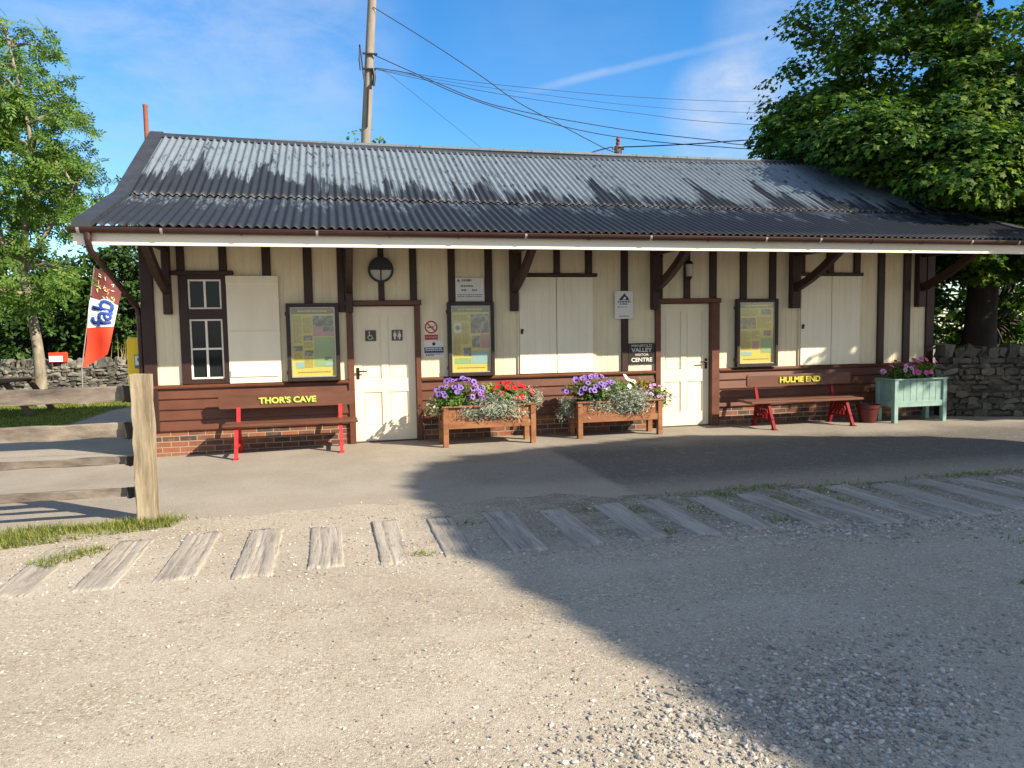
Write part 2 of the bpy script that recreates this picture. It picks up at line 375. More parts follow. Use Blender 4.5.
make_leaf('grass_blade', (0.065, 0.110, 0.016), (0.125, 0.175, 0.026), (0.27, 0.25, 0.07), 0.3)
make_leaf('straw', (0.30, 0.23, 0.11), (0.40, 0.32, 0.17), (0.48, 0.40, 0.22), 0.3)
make_leaf('flower_leaf', (0.045, 0.105, 0.02), (0.08, 0.16, 0.03), (0.16, 0.25, 0.06), 0.25)
make_leaf('silver_leaf', (0.14, 0.18, 0.12), (0.26, 0.30, 0.235), (0.46, 0.48, 0.435), 0.15, 0.7)
make_leaf('lime_leaf', (0.18, 0.24, 0.05), (0.30, 0.34, 0.08), (0.42, 0.42, 0.14), 0.25)
make_leaf('buff_leaf', (0.35, 0.28, 0.15), (0.48, 0.42, 0.26), (0.60, 0.55, 0.38), 0.2)
make_leaf('bronze_leaf', (0.16, 0.10, 0.03), (0.26, 0.19, 0.05), (0.34, 0.28, 0.09), 0.25)
make_leaf('petal_violet', (0.08, 0.03, 0.24), (0.17, 0.08, 0.40), (0.42, 0.30, 0.64), 0.2, 0.6, (1, 1, 1))
make_leaf('petal_dark', (0.025, 0.008, 0.08), (0.04, 0.014, 0.12), (0.07, 0.02, 0.16), 0.1, 0.6, (1, 1, 1))
make_leaf('petal_red', (0.24, 0.004, 0.010), (0.38, 0.008, 0.016), (0.55, 0.03, 0.03), 0.2, 0.6, (1, 1, 1))
make_leaf('petal_pink', (0.42, 0.04, 0.16), (0.52, 0.08, 0.26), (0.60, 0.16, 0.40), 0.2, 0.6, (1, 1, 1))
make_leaf('petal_lilac', (0.36, 0.16, 0.42), (0.50, 0.30, 0.54), (0.62, 0.46, 0.64), 0.2, 0.6, (1, 1, 1))
make_leaf('petal_white', (0.66, 0.64, 0.58), (0.74, 0.72, 0.67), (0.80, 0.79, 0.75), 0.2, 0.6, (1, 1, 1))
def make_lawn():
    m, nt, b = newmat('lawn_turf')
    v = coords(nt)
    n1 = noise(nt, v, 1.2, 5); n2 = noise(nt, v, 30, 5, 0.75)
    c = mix(nt, n1, (0.085, 0.130, 0.018), (0.135, 0.185, 0.028))
    c = mix(nt, n2, c, (0.16, 0.20, 0.045))
    L(nt, c, b.inputs['Base Color']); b.inputs['Roughness'].default_value = 0.95
    bump(nt, b, n2, 0.8, 0.03)
make_lawn()

# ------------------------------------------------------------------ mesh helpers
class MB:
    """collects shapes into one mesh; face material index per shape"""
    def __init__(self): self.v = []; self.f = []; self.mi = []; self.sm = []
    def add(self, verts, faces, mi=0, smooth=False):
        o = len(self.v)
        self.v += [tuple(p) for p in verts]
        self.f += [tuple(i+o for i in f) for f in faces]
        self.mi += [mi]*len(faces); self.sm += [smooth]*len(faces)
        return self
    def box(self, x0, x1, y0, y1, z0, z1, mi=0, bev=0.0):
        if bev:
            bv = min(bev, (x1-x0)*.45, (y1-y0)*.45, (z1-z0)*.45)
            bm = bmesh.new(); bmesh.ops.create_cube(bm, size=1.0)
            for p in bm.verts:
                p.co = Vector(((x0+x1)/2+p.co.x*(x1-x0), (y0+y1)/2+p.co.y*(y1-y0), (z0+z1)/2+p.co.z*(z1-z0)))
            bmesh.ops.bevel(bm, geom=bm.edges[:], offset=bv, segments=1, affect='EDGES')
            bm.verts.index_update()
            self.add([p.co[:] for p in bm.verts], [[q.index for q in f.verts] for f in bm.faces], mi); bm.free()
            return self
        v = [(x0, y0, z0), (x1, y0, z0), (x1, y1, z0), (x0, y1, z0), (x0, y0, z1), (x1, y0, z1), (x1, y1, z1), (x0, y1, z1)]
        return self.add(v, [(0, 3, 2, 1), (4, 5, 6, 7), (0, 1, 5, 4), (1, 2, 6, 5), (2, 3, 7, 6), (3, 0, 4, 7)], mi)
    def bar(self, a, b, w, h, mi=0, upv=(0, 0, 1), w2=None, h2=None):
        """square bar from a to b; w across, h along upv"""
        a = Vector(a); b = Vector(b); d = (b-a).normalized(); u = Vector(upv)
        s = d.cross(u)
        if s.length < 1e-4: s = d.cross(Vector((0, 1, 0)))
        s.normalize(); u = s.cross(d).normalized()
        w2 = w2 or w; h2 = h2 or h
        v = []
        for p, ww, hh in ((a, w, h), (b, w2, h2)):
            for i, j in ((-1, -1), (1, -1), (1, 1), (-1, 1)): v.append(p+s*(i*ww/2)+u*(j*hh/2))
        return self.add(v, [(0, 1, 2, 3), (7, 6, 5, 4), (0, 4, 5, 1), (1, 5, 6, 2), (2, 6, 7, 3), (3, 7, 4, 0)], mi)
    def tube(self, pts, rad, n=8, mi=0, caps=True, smooth=True):
        pts = [Vector(p) for p in pts]
        if not hasattr(rad, '__len__'): rad = [rad]*len(pts)
        vs = []; fs = []; prev = None
        for i, p in enumerate(pts):
            d = (pts[min(i+1, len(pts)-1)]-pts[max(i-1, 0)])
            d = d.normalized() if d.length > 1e-9 else Vector((0, 0, 1))
            if prev is None:
                s = d.cross(Vector((0, 0, 1)))
                if s.length < 1e-3: s = d.cross(Vector((1, 0, 0)))
            else: s = prev - d*prev.dot(d)
            s.normalize(); prev = s; t = d.cross(s)
            for k in range(n):
                an = 2*math.pi*k/n
                vs.append(p+(s*math.cos(an)+t*math.sin(an))*rad[i])
        for i in range(len(pts)-1):
            for k in range(n):
                fs.append((i*n+k, i*n+(k+1) % n, (i+1)*n+(k+1) % n, (i+1)*n+k))
        self.add(vs, fs, mi, smooth)
        if caps:
            self.add(vs[:n], [tuple(range(n))[::-1]], mi); self.add(vs[-n:], [tuple(range(n))], mi)
        return self
    def prism(self, poly, ax, a, b, mi=0):
        """extrude a 2-D polygon along axis ax from a to b"""
        n = len(poly)
        def P(p, t):
            return {0: (t, p[0], p[1]), 1: (p[0], t, p[1]), 2: (p[0], p[1], t)}[ax]
        v = [P(p, a) for p in poly]+[P(p, b) for p in poly]
        f = [tuple(range(n)), tuple(range(2*n-1, n-1, -1))]+[(i, n+i, n+(i+1) % n, (i+1) % n) for i in range(n)]
        return self.add(v, f, mi)
    def disc(self, c, r, axis='y', t=0.004, n=24, mi=0, r0=0.0, a0=0, a1=2*math.pi):
        """disc or ring (r0>0) or sector in the XZ plane, thickness t towards -Y"""
        k = n
        out = [(c[0]+r*math.cos(a0+(a1-a0)*i/k), c[2]+r*math.sin(a0+(a1-a0)*i/k)) for i in range(k+1)]
        if r0:
            inn = [(c[0]+r0*math.cos(a0+(a1-a0)*i/k), c[2]+r0*math.sin(a0+(a1-a0)*i/k)) for i in range(k+1)]
            for i in range(k):
                self.prism([out[i], out[i+1], inn[i+1], inn[i]], 1, c[1]-t, c[1], mi)
        else:
            full = abs(a1-a0-2*math.pi) < 1e-6
            poly = out[:-1] if full else out
            self.prism(poly, 1, c[1]-t, c[1], mi)
        return self
    def build(self, name, mats, parent=None, bev=0.0, fixn=True):
        me = bpy.data.meshes.new(name)
        me.from_pydata(self.v, [], self.f)
        if isinstance(mats, str): mats = [mats]
        for m in mats: me.materials.append(MATS[m])
        me.polygons.foreach_set('material_index', self.mi)
        me.polygons.foreach_set('use_smooth', self.sm)
        if fixn:
            bm = bmesh.new(); bm.from_mesh(me)
            bmesh.ops.recalc_face_normals(bm, faces=bm.faces); bm.to_mesh(me); bm.free()
        me.update()
        o = bpy.data.objects.new(name, me); COL.objects.link(o)
        if bev:
            md = o.modifiers.new('bevel', 'BEVEL'); md.width = bev; md.segments = 2; md.limit_method = 'ANGLE'; md.angle_limit = R(40)
        if parent is not None:
            o.parent = parent
            o.matrix_parent_inverse = PINV(parent)
        return o
def PINV(parent):
    m = Matrix.Identity(4); p = parent
    chain = []
    while p is not None: chain.append(p); p = p.parent
    for q in reversed(chain):
        m = m @ q.matrix_parent_inverse @ Matrix.LocRotScale(q.location, q.rotation_euler, q.scale)
    return m.inverted()
def tag(o, label=None, cat=None, group=None, kind=None):
    if label: o['label'] = label
    if cat: o['category'] = cat
    if group: o['group'] = group
    if kind: o['kind'] = kind
    return o
def thing(name, label, cat, loc=(0, 0, 0), group=None):
    o = bpy.data.objects.new(name, None); COL.objects.link(o); o.location = loc
    o.empty_display_size = 0.2
    return tag(o, label, cat, group)
def copy_tree(o, parent=None):
    c = o.copy(); COL.objects.link(c)
    c.parent = parent
    for ch in list(o.children): copy_tree(ch, c)
    return c

def np_mesh(name, verts, faces_n, nper, mats, mi=None, parent=None, smooth=False):
    """verts (N,3); every face has nper consecutive vertices given in faces_n (F,nper)"""
    me = bpy.data.meshes.new(name)
    F = len(faces_n)
    me.vertices.add(len(verts)); me.vertices.foreach_set('co', np.asarray(verts, np.float32).ravel())
    me.loops.add(F*nper); me.loops.foreach_set('vertex_index', np.asarray(faces_n, np.int32).ravel())
    me.polygons.add(F)
    me.polygons.foreach_set('loop_start', np.arange(0, F*nper, nper, dtype=np.int32))
    if isinstance(mats, str): mats = [mats]
    for m in mats: me.materials.append(MATS[m])
    if mi is not None: me.polygons.foreach_set('material_index', np.asarray(mi, np.int32))
    me.polygons.foreach_set('use_smooth', np.full(F, smooth))
    me.update(calc_edges=True); me.validate()
    o = bpy.data.objects.new(name, me); COL.objects.link(o)
    if parent is not None:
        o.parent = parent; o.matrix_parent_inverse = PINV(parent)
    return o
def frames(nrm, spin):
    """rotation matrices whose z is nrm, with random spin"""
    z = nrm/np.maximum(np.linalg.norm(nrm, axis=1, keepdims=True), 1e-9)
    a = np.where(np.abs(z[:, 2:3]) > 0.95, np.array([[1., 0, 0]]), np.array([[0., 0, 1.]]))
    x = np.cross(a, z); x /= np.linalg.norm(x, axis=1, keepdims=True)
    y = np.cross(z, x)
    c, s = np.cos(spin)[:, None], np.sin(spin)[:, None]
    x2 = x*c+y*s; y2 = -x*s+y*c
    return np.stack([x2, y2, z], axis=2)
def scatter_mesh(name, tmpl, tfaces, pos, nrm, size, mats, parent=None, mi=None, spin=None):
    """instances of a template (list of verts, list of equal-length faces) baked into one mesh"""
    T = np.array(tmpl, float); n = len(pos)
    if spin is None: spin = rng.uniform(0, 2*math.pi, n)
    Rm = frames(np.asarray(nrm, float), spin)
    size = np.broadcast_to(np.asarray(size, float), (n,))
    V = np.einsum('nij,kj->nki', Rm, T)*size[:, None, None]+np.asarray(pos)[:, None, :]
    K = len(T); Fc = np.array(tfaces, int)
    F = (Fc[None]+(np.arange(n)*K)[:, None, None]).reshape(-1, Fc.shape[1])
    m_ = None
    if mi is not None: m_ = np.tile(np.asarray(mi), n)
    return np_mesh(name, V.reshape(-1, 3), F, Fc.shape[1], mats, m_, parent)

# leaf templates
def lobed():
    pts = []
    for i, (rr) in enumerate([0.28, 0.62, 0.42, 0.85, 0.5, 1.0, 0.5, 0.85, 0.42, 0.62]):
        a = -math.pi/2+2*math.pi*i/10
        pts.append((rr*0.55*math.cos(a), rr*0.55*math.sin(a), -0.16*abs(math.cos(a))*rr))
    return pts, [list(range(10))]
SYC_T, SYC_F = lobed()
DIA_T = [(0, -0.5, 0), (0.28, 0, -0.06), (0, 0.5, -0.12), (-0.28, 0, -0.06)]; DIA_F = [[0, 1, 2, 3]]
def pinnate():
    v = []; f = []
    def leaflet(bx, by, ang, ln, w):
        o = len(v)
        c, s = math.cos(ang), math.sin(ang)
        for (a, b, z) in ((0, 0, 0), (w, ln*.45, -.03), (0, ln, -.10), (-w, ln*.45, -.03)):
            v.append((bx+a*c-b*s, by+a*s+b*c, z-0.25*by*by))
        f.append([o, o+1, o+2, o+3])
    for k in range(4):
        y = 0.1+0.22*k
        leaflet(0, y, R(-62), 0.36, 0.085); leaflet(0, y, R(62), 0.36, 0.085)
    leaflet(0, 0.9, 0, 0.38, 0.085)
    return v, f
PIN_T, PIN_F = pinnate()

def rand_dirs(n):
    v = rng.normal(size=(n, 3)); return v/np.linalg.norm(v, axis=1, keepdims=True)
def clump_points(ells, n_cl, keep=None, shell=0.55):
    """clump centres spread through the union of ellipsoids, mostly near its surface; returns centres and outward directions"""
    w = np.array([e[3]*e[4]*e[5] for e in ells])**(2/3); w = w/w.sum()
    idx = rng.choice(len(ells), n_cl*3, p=w)
    E = np.array([e[:6] for e in ells])[idx]
    d = rand_dirs(len(E)); rad = np.where(rng.random(len(E)) < 0.75, rng.uniform(0.82, 1.05, len(E)), rng.uniform(shell, 0.85, len(E)))
    P = E[:, :3]+d*E[:, 3:6]*rad[:, None]
    ok = np.ones(len(P), bool)
    for e in ells:                      # not deep inside another ellipsoid
        q = ((P-np.array(e[:3]))/np.array(e[3:6])); ok &= (np.sum(q*q, 1) > 0.42)
    P = P[ok]; d = d[ok]
    if keep is not None:
        k = keep(P); P = P[k]; d = d[k]
    return P[:n_cl], d[:n_cl]
def leaves_from_clumps(P, D, per, cr, size, flat_=0.6, up_bias=0.8, jit=0.5):
    n = len(P)*per
    base = np.repeat(P, per, 0); dd = np.repeat(D, per, 0)
    crr = np.repeat(cr*rng.uniform(0.6, 1.35, len(P)), per)
    o = rand_dirs(n); o[:, 2] = np.abs(o[:, 2])*1.0-0.15
    rad = rng.uniform(0.55, 1.0, n)
    pos = base+o*np.stack([crr, crr, crr*flat_], 1)*rad[:, None]
    nr = o*0.8+dd*0.35+np.array([0, 0, up_bias])+rng.normal(size=(n, 3))*jit
    return pos, nr, size*rng.uniform(0.65, 1.25, n)
def limb(mb, a, b, r0, r1, sag=0.0, n=6, wob=0.08, ns=7):
    a = np.array(a, float); b = np.array(b, float); pts = []
    for i in range(n+1):
        t = i/n
        p = a*(1-t)+b*t
        p[2] += sag*math.sin(math.pi*t)
        if 0 < i < n: p += rng.normal(size=3)*wob*np.linalg.norm(b-a)*0.25
        pts.append(p)
    mb.tube(pts, [r0*(1-i/n)+r1*(i/n) for i in range(n+1)], ns)
    return pts

def text_mesh(s, size, loc, mat, parent=None, name='lettering', depth=0.004, rot=(R(90), 0, 0), bold=0.0, align='CENTER', sx=1.0, spacing=1.0):
    cu = bpy.data.curves.new('t', 'FONT'); cu.body = s; cu.size = size
    cu.extrude = depth/2; cu.offset = bold; cu.align_x = align; cu.align_y = 'CENTER'
    cu.space_character = spacing
    cu.resolution_u = 3
    to = bpy.data.objects.new('t', cu); COL.objects.link(to)
    to.location = loc; to.rotation_euler = rot; to.scale = (sx, 1, 1)
    dg = bpy.context.evaluated_depsgraph_get(); dg.update()
    me = bpy.data.meshes.new_from_object(to.evaluated_get(dg))
    me.transform(Matrix.LocRotScale(Vector(loc), to.rotation_euler, Vector((sx, 1, 1))))
    bpy.data.objects.remove(to); bpy.data.curves.remove(cu)
    me.materials.clear(); me.materials.append(MATS[mat]); me.name = name
    o = bpy.data.objects.new(name, me); COL.objects.link(o)
    if parent is not None:
        o.parent = parent; o.matrix_parent_inverse = PINV(parent)
    return o
def word_bars(mb, x0, x1, y, ztop, zbot, lh, fill=0.8, gap=0.35, mi=0, t=0.003):
    """rows of short strokes: print too small to read in the photograph"""
    z = ztop
    while z-lh > zbot:
        x = x0
        end = x1 if random.random() < .8 else x0+(x1-x0)*random.uniform(.5, .9)
        while x < end-0.01:
            w = random.uniform(0.012, 0.045)
            mb.box(x, min(x+w, end), y-t, y, z-lh*(1-gap), z, mi)
            x += w+0.008
        z -= lh

# ------------------------------------------------------------------ ground
def gz(x, y):
    """the ground dips a few centimetres towards the left end of the building"""
    a = np.clip((2.9-np.asarray(x))/2.9, 0, 1); b = np.clip((np.asarray(y)+3.0)/2.2, 0, 1); b = b*b*(3-2*b)
    return -0.055*a*b
def sheet(name, xs, ys, zoff, mat, jit=0.0, kind='structure', rough=0.0):
    X, Y = np.meshgrid(xs, ys); Z = gz(X, Y)+zoff
    if rough:
        Z = Z+rough*(np.sin(X*1.7+Y*.6)*np.sin(Y*2.3-X*.4)+.5*np.sin(X*5.1+1)*np.sin(Y*4.3))
    V = np.stack([X, Y, Z], 2).reshape(-1, 3)
    nx, ny = len(xs), len(ys)
    F = [(j*nx+i, j*nx+i+1, (j+1)*nx+i+1, (j+1)*nx+i) for j in range(ny-1) for i in range(nx-1)]
    o = np_mesh(name, V, F, 4, mat, smooth=True)
    return tag(o, kind=kind)
xs = np.concatenate([[-150, -60, -30, -15], np.arange(-8, 16, 0.5), [18, 24, 40, 80, 150]])
ys = np.concatenate([[-120, -50, -25], np.arange(-14, 6, 0.5), [8, 12, 18, 30, 60, 150, 300]])
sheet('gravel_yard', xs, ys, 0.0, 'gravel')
# tarmac apron in front of the building, ragged towards the yard
def apron():
    n = 260; X = np.linspace(-9.0, 16.0, n)
    e = np.interp(X, [-9, 0, 1, 2, 3, 4.5, 5, 6, 7, 8, 9.5, 16], [-4.0, -4.0, -4.02, -3.97, -3.97, -4.1, -4.33, -4.31, -4.40, -4.5, -4.45, -4.5])
    e = e+0.05*np.sin(X*3.1)+0.035*np.sin(X*9.7+1)+rng.normal(size=n)*0.018
    rows = [e]
    for t in np.linspace(-3.7, 0.6, 12): rows.append(np.full(n, t))
    Y = np.array(rows); XX = np.tile(X, (len(rows), 1))
    Z = gz(XX, Y)+0.004; Z[0] -= 0.003
    V = np.stack([XX, Y, Z], 2).reshape(-1, 3)
    F = [(j*n+i, j*n+i+1, (j+1)*n+i+1, (j+1)*n+i) for j in range(len(rows)-1) for i in range(n-1)]
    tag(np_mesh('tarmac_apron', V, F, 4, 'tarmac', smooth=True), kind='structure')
apron()
# tarmac path running back past the left end of the building, and the lawn beside it
def poly_sheet(name, pts, z, mat):
    mb = MB(); mb.add([(x, y, gz(x, y)+z) for x, y in pts], [tuple(range(len(pts)))])
    return tag(mb.build(name, mat), kind='structure')
poly_sheet('tarmac_path', [(-9, 0.6), (0.2, 0.6), (0.2, 12), (-1.0, 12), (-2.1, 8.6), (-2.45, 7.2), (-2.5, 4.0), (-2.6, 3.0), (-9, 2.6)], 0.0035, 'tarmac')
poly_sheet('lawn', [(-16, 2.8), (-9, 2.6), (-2.6, 3.0), (-2.5, 4.0), (-2.45, 7.2), (-2.1, 8.6), (-1.0, 12), (-16, 14)], 0.012, 'lawn_turf')

poly_sheet('field', [(-149, 11.3), (149, 11.3), (149, 299), (-149, 299)], 0.006, 'lawn_turf')
poly_sheet('rough_ground', [(12.8, 0.4), (149, -20), (149, 11.25), (12.8, 11.25)], 0.005, 'soil')
def blades(name, P, h, w, mat, lean=0.5, parent=None):
    n = len(P)
    T = [(-.5, 0, 0), (.5, 0, 0), (0.12, 0.2, 1.0)]
    T = np.array(T, float)
    az = rng.uniform(0, 2*math.pi, n); H = h*rng.uniform(.45, 1.3, n); W = w*rng.uniform(.7, 1.4, n)
    c, s = np.cos(az), np.sin(az); ln = rng.uniform(0, lean, n)*H
    V = np.zeros((n, 3, 3))
    V[:, 0] = P+np.stack([-c*W/2, -s*W/2, 0*W], 1); V[:, 1] = P+np.stack([c*W/2, s*W/2, 0*W], 1)
    V[:, 2] = P+np.stack([-s*ln, c*ln, H], 1)
    F = np.arange(n*3).reshape(-1, 3)
    return np_mesh(name, V.reshape(-1, 3), F, 3, mat, parent=parent)
def inpoly(P, poly):
    x, y = P[:, 0], P[:, 1]; r = np.zeros(len(P), bool); j = len(poly)-1
    for i in range(len(poly)):
        xi, yi = poly[i]; xj, yj = poly[j]
        c = ((yi > y) != (yj > y)) & (x < (xj-xi)*(y-yi)/(yj-yi+1e-12)+xi)
        r ^= c; j = i
    return r
def sample_poly(poly, n):
    a = np.array(poly); lo, hi = a.min(0), a.max(0)
    P = rng.uniform(lo, hi, (n*4, 2)); P = P[inpoly(P, poly)]
    return P[:n]
def lift(P, z=0.0): return np.column_stack([P, gz(P[:, 0], P[:, 1])+z])
# lawn grass
P = sample_poly([(-8, 3.2), (-2.62, 3.2), (-2.55, 4.2), (-2.5, 7.2), (-2.2, 8.6), (-1.6, 10.6), (-8, 10.8)], 26000)
tag(blades('lawn_grass', lift(P, 0.01), 0.06, 0.02, 'grass_blade'), 'short green lawn grass behind the rail fence', 'grass', kind='stuff')
# verge round the fence post
va = sample_poly([(-3.5, -4.75), (-0.1, -4.62), (0.35, -4.5), (0.62, -4.4), (1.05, -4.28), (1.12, -4.12), (0.95, -4.02), (0.6, -4.05), (-0.2, -3.95), (-3.5, -3.85)], 15000)
wgt = rng.random(len(va)) < np.clip(0.4+0.6*np.sin(va[:, 0]*4.0)*np.sin(va[:, 1]*9)+0.35, .12, 1)
va = va[wgt]
vb = sample_poly([(0.25, -5.15), (0.62, -4.75), (0.75, -4.85), (0.45, -5.25)], 260)
vc = rng.normal([0.80, -4.03], [0.16, 0.05], (420, 2))
tag(blades('verge_grass', lift(np.vstack([va, vb, vc])), 0.062, 0.008, 'grass_blade', 1.6), 'tufts of rough grass along the foot of the rail fence', 'grass', kind='stuff')
# weeds among the sleepers on the right
ws = []
for cx, cy, sx, sy, n in ((5.9, -4.5, .35, .08, 300), (6.6, -4.4, .25, .07, 300), (7.3, -4.55, .3, .06, 200), (8.9, -4.5, .35, .06, 320), (7.0, -4.75, .3, .06, 200),
                          (6.4, -5.0, .12, .1, 130), (6.9, -5.1, .12, .12, 120), (5.6, -4.95, .1, .12, 120), (6.05, -5.55, .12, .06, 130), (5.75, -5.25, .08, .1, 90), (5.0, -4.9, .1, .08, 90),
                          (4.6, -4.75, .07, .08, 70), (7.6, -4.85, .2, .08, 130), (9.6, -4.5, .3, .06, 160), (3.05, -5.65, .09, .03, 60), (3.5, -4.9, .05, .05, 40), (6.6, -7.3, .05, .02, 40), (8.2, -4.9, .2, .06, 90), (7.35, -6.6, .1, .1, 40), (4.95, -5.6, .05, .05, 60)):
    ws.append(rng.normal([cx, cy], [sx, sy], (n, 2)))
tag(blades('weeds', lift(np.vstack(ws)[rng.random(sum(len(q) for q in ws)) < .6]), 0.032, 0.010, 'grass_blade', 2.0), 'scattered green weeds growing between the old sleepers', 'weeds', kind='stuff')

# loose stones
def stones(name, P, S, label):
    ico = bmesh.new(); bmesh.ops.create_icosphere(ico, subdivisions=1, radius=0.5)
    T = np.array([p.co[:] for p in ico.verts]); F = np.array([[q.index for q in f.verts] for f in ico.faces]); ico.free()
    F = F[:20] if len(T) == 12 else F
    n = len(P); K = len(T)
    V = T[None]*(1+rng.uniform(-.28, .28, (n, K, 1)))
    V = V*np.stack([rng.uniform(.8, 1.4, n), rng.uniform(.6, 1.1, n), rng.uniform(.4, .75, n)], 1)[:, None]
    a = rng.uniform(0, 2*math.pi, n); c, s = np.cos(a)[:, None], np.sin(a)[:, None]
    X = V[..., 0]*c-V[..., 1]*s; Y = V[..., 0]*s+V[..., 1]*c
    V = np.stack([X, Y, V[..., 2]], 2)*S[:, None, None]
    P3 = lift(P); P3[:, 2] += S*0.12
    V = V+P3[:, None]
    Fx = (F[None]+(np.arange(n)*K)[:, None, None]).reshape(-1, 3)
    o = np_mesh(name, V.reshape(-1, 3), Fx, 3, 'loose_stone')
    return tag(o, label, 'gravel', kind='stuff')
PS = []; SS = []
def patch(c, s, n, lo, hi, pw=2.0):
    PS.append(rng.normal(c, s, (n, 2))); SS.append(lo+(hi-lo)*rng.random(n)**pw)
patch((4.15, -8.35), (0.45, 0.22), 2000, .006, .032, 2.8)
patch((3.75, -8.45), (0.45, 0.25), 1500, .005, .024, 2.6)
patch((4.8, -8.1), (0.5, 0.3), 1800, .006, .030, 2.4)
patch((4.5, -8.35), (0.3, 0.2), 1300, .008, .032, 2.2)
patch((6.5, -5.9), (0.55, 0.18), 1300, .008, .036)
patch((5.8, -5.6), (0.5, 0.2), 500, .008, .030)
patch((7.6, -6.2), (0.6, 0.25), 600, .008, .034)
n = 5200
PS.append(np.column_stack([rng.uniform(0, 10.5, n), rng.uniform(-5.95, -4.35, n)])); SS.append(.006+.022*rng.random(n)**3)
n = 5200
PS.append(np.column_stack([rng.uniform(-1.5, 9.5, n), rng.uniform(-9.2, -5.6, n)])); SS.append(.005+.018*rng.random(n)**4)
PS.append(np.column_stack([rng.uniform(-1, 10, 900), rng.normal(-4.2, .2, 900)])); SS.append(.005+.018*rng.random(900)**3)
PS.append(np.column_stack([rng.uniform(0.3, 4, 500), rng.normal(-8.6, .4, 500)])); SS.append(.005+.016*rng.random(500)**3)
stones('loose_gravel', np.vstack(PS), np.concatenate(SS), 'loose pale stones scattered over the gravel yard')

# ------------------------------------------------------------------ sleepers
ORD = ['first', 'second', 'third', 'fourth', 'fifth', 'sixth', 'seventh', 'eighth', 'ninth', 'tenth', 'eleventh', 'twelfth', 'thirteenth',
       'fourteenth', 'fifteenth', 'sixteenth', 'seventeenth', 'eighteenth', 'nineteenth', 'twentieth', 'twenty-first', 'twenty-second']
def sleeper(x0, y0, y1, w, yawd, seed):
    """weathered sleeper let into the gravel: a plank split by long cracks with worn, uneven ends"""
    rs = np.random.default_rng(seed); nx, ny = 26, 24
    mb = MB(); U = np.linspace(0, 1, nx); T = np.linspace(0, 1, ny)
    cracks = rs.uniform(.08, .92, 6); cw = rs.uniform(.014, .03, 6); cph = rs.uniform(0, 6, 6)
    V = []
    for j, t in enumerate(T):
        for i, u in enumerate(U):
            x = x0+u*w + 0.012*math.sin(t*3+seed)*.35+ (rs.normal()*.004 if i in (0, nx-1) else 0)
            y = y0+(y1-y0)*t + (0.015*math.sin(u*5+seed*2)+rs.normal()*.010 if j in (0, ny-1) else 0)
            z = (0.011 if x0 < 3.4 else 0.019)+0.003*math.sin(u*3+seed)+0.003*math.sin(t*4+seed*1.3)
            for c, k, p in zip(cracks, cw, cph):
                cc = c+0.04*math.sin(t*5+p)
                z -= 0.011*math.exp(-((u-cc)/k)**2)*max(0, math.sin(t*3.2+p))
            z -= 0.008*(max(0, abs(2*u-1)-.85)*6.6)**2+0.010*(max(0, abs(2*t-1)-.93)*14)**2
            V.append((x, y, max(z, 0.002)))
    F = [(j*nx+i, j*nx+i+1, (j+1)*nx+i+1, (j+1)*nx+i) for j in range(ny-1) for i in range(nx-1)]
    ring = [i for i in range(nx)]+[(j+1)*nx-1 for j in range(1, ny)]+[(ny-1)*nx+i for i in range(nx-2, -1, -1)]+[j*nx for j in range(ny-2, 0, -1)]
    m = len(ring); o = len(V)
    V += [(V[k][0], V[k][1], -0.05) for k in ring]
    F += [(ring[k], o+k, o+(k+1) % m, ring[(k+1) % m]) for k in range(m)]
    mb.add(V, F, 0, True)
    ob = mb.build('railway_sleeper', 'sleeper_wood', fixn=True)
    return ob
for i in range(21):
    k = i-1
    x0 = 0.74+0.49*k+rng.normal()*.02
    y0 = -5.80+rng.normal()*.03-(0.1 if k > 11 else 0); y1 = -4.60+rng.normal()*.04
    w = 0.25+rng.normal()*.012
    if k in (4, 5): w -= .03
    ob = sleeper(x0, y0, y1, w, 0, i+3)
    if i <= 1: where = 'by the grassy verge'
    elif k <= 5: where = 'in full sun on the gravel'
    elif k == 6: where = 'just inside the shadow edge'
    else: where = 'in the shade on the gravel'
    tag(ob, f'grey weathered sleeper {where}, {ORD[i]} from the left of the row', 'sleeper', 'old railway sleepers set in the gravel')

# ------------------------------------------------------------------ station building
ST = thing('station_building', 'long cream and brown timber station building with grey corrugated roof', 'building', (6.25, 0, 0))
XL, XR = -0.04, 12.65
DEP = 4.3
# brick plinth and weatherboards in the three bays between the doors
bays = [(XL, 2.64), (3.69, 7.41), (8.53, XR)]
mb = MB()
for a, b in bays: mb.box(a, b, 0.0, 0.25, -0.2, 0.305)
mb.box(XL, XL+.2, 0.25, DEP, -0.2, 0.305); mb.box(XR-.2, XR, 0.25, DEP, -0.2, 0.305); mb.box(XL, XR, DEP-.2, DEP, -0.2, 0.303)
mb.build('brick_plinth', 'brick', ST)
mb = MB()
for a, b in bays:
    n = 4; h = (0.885-0.30)/n
    for k in range(n):
        z0 = 0.30+k*h
        poly = [(0.02, z0), (-0.032, z0), (-0.036, z0+.012), (-0.014, z0+h-.004), (0.02, z0+h)]
        mb.prism(poly, 0, a, b)
mb.build('weatherboarding', 'brown_paint', ST)
# dado rail
for a, b in bays:
    m = MB(); m.prism([(0.02, 0.885), (-0.055, 0.885), (-0.060, 0.905), (-0.035, 0.932), (0.02, 0.938)], 0, a, b); m.build('dado_rail', 'brown_paint', ST)
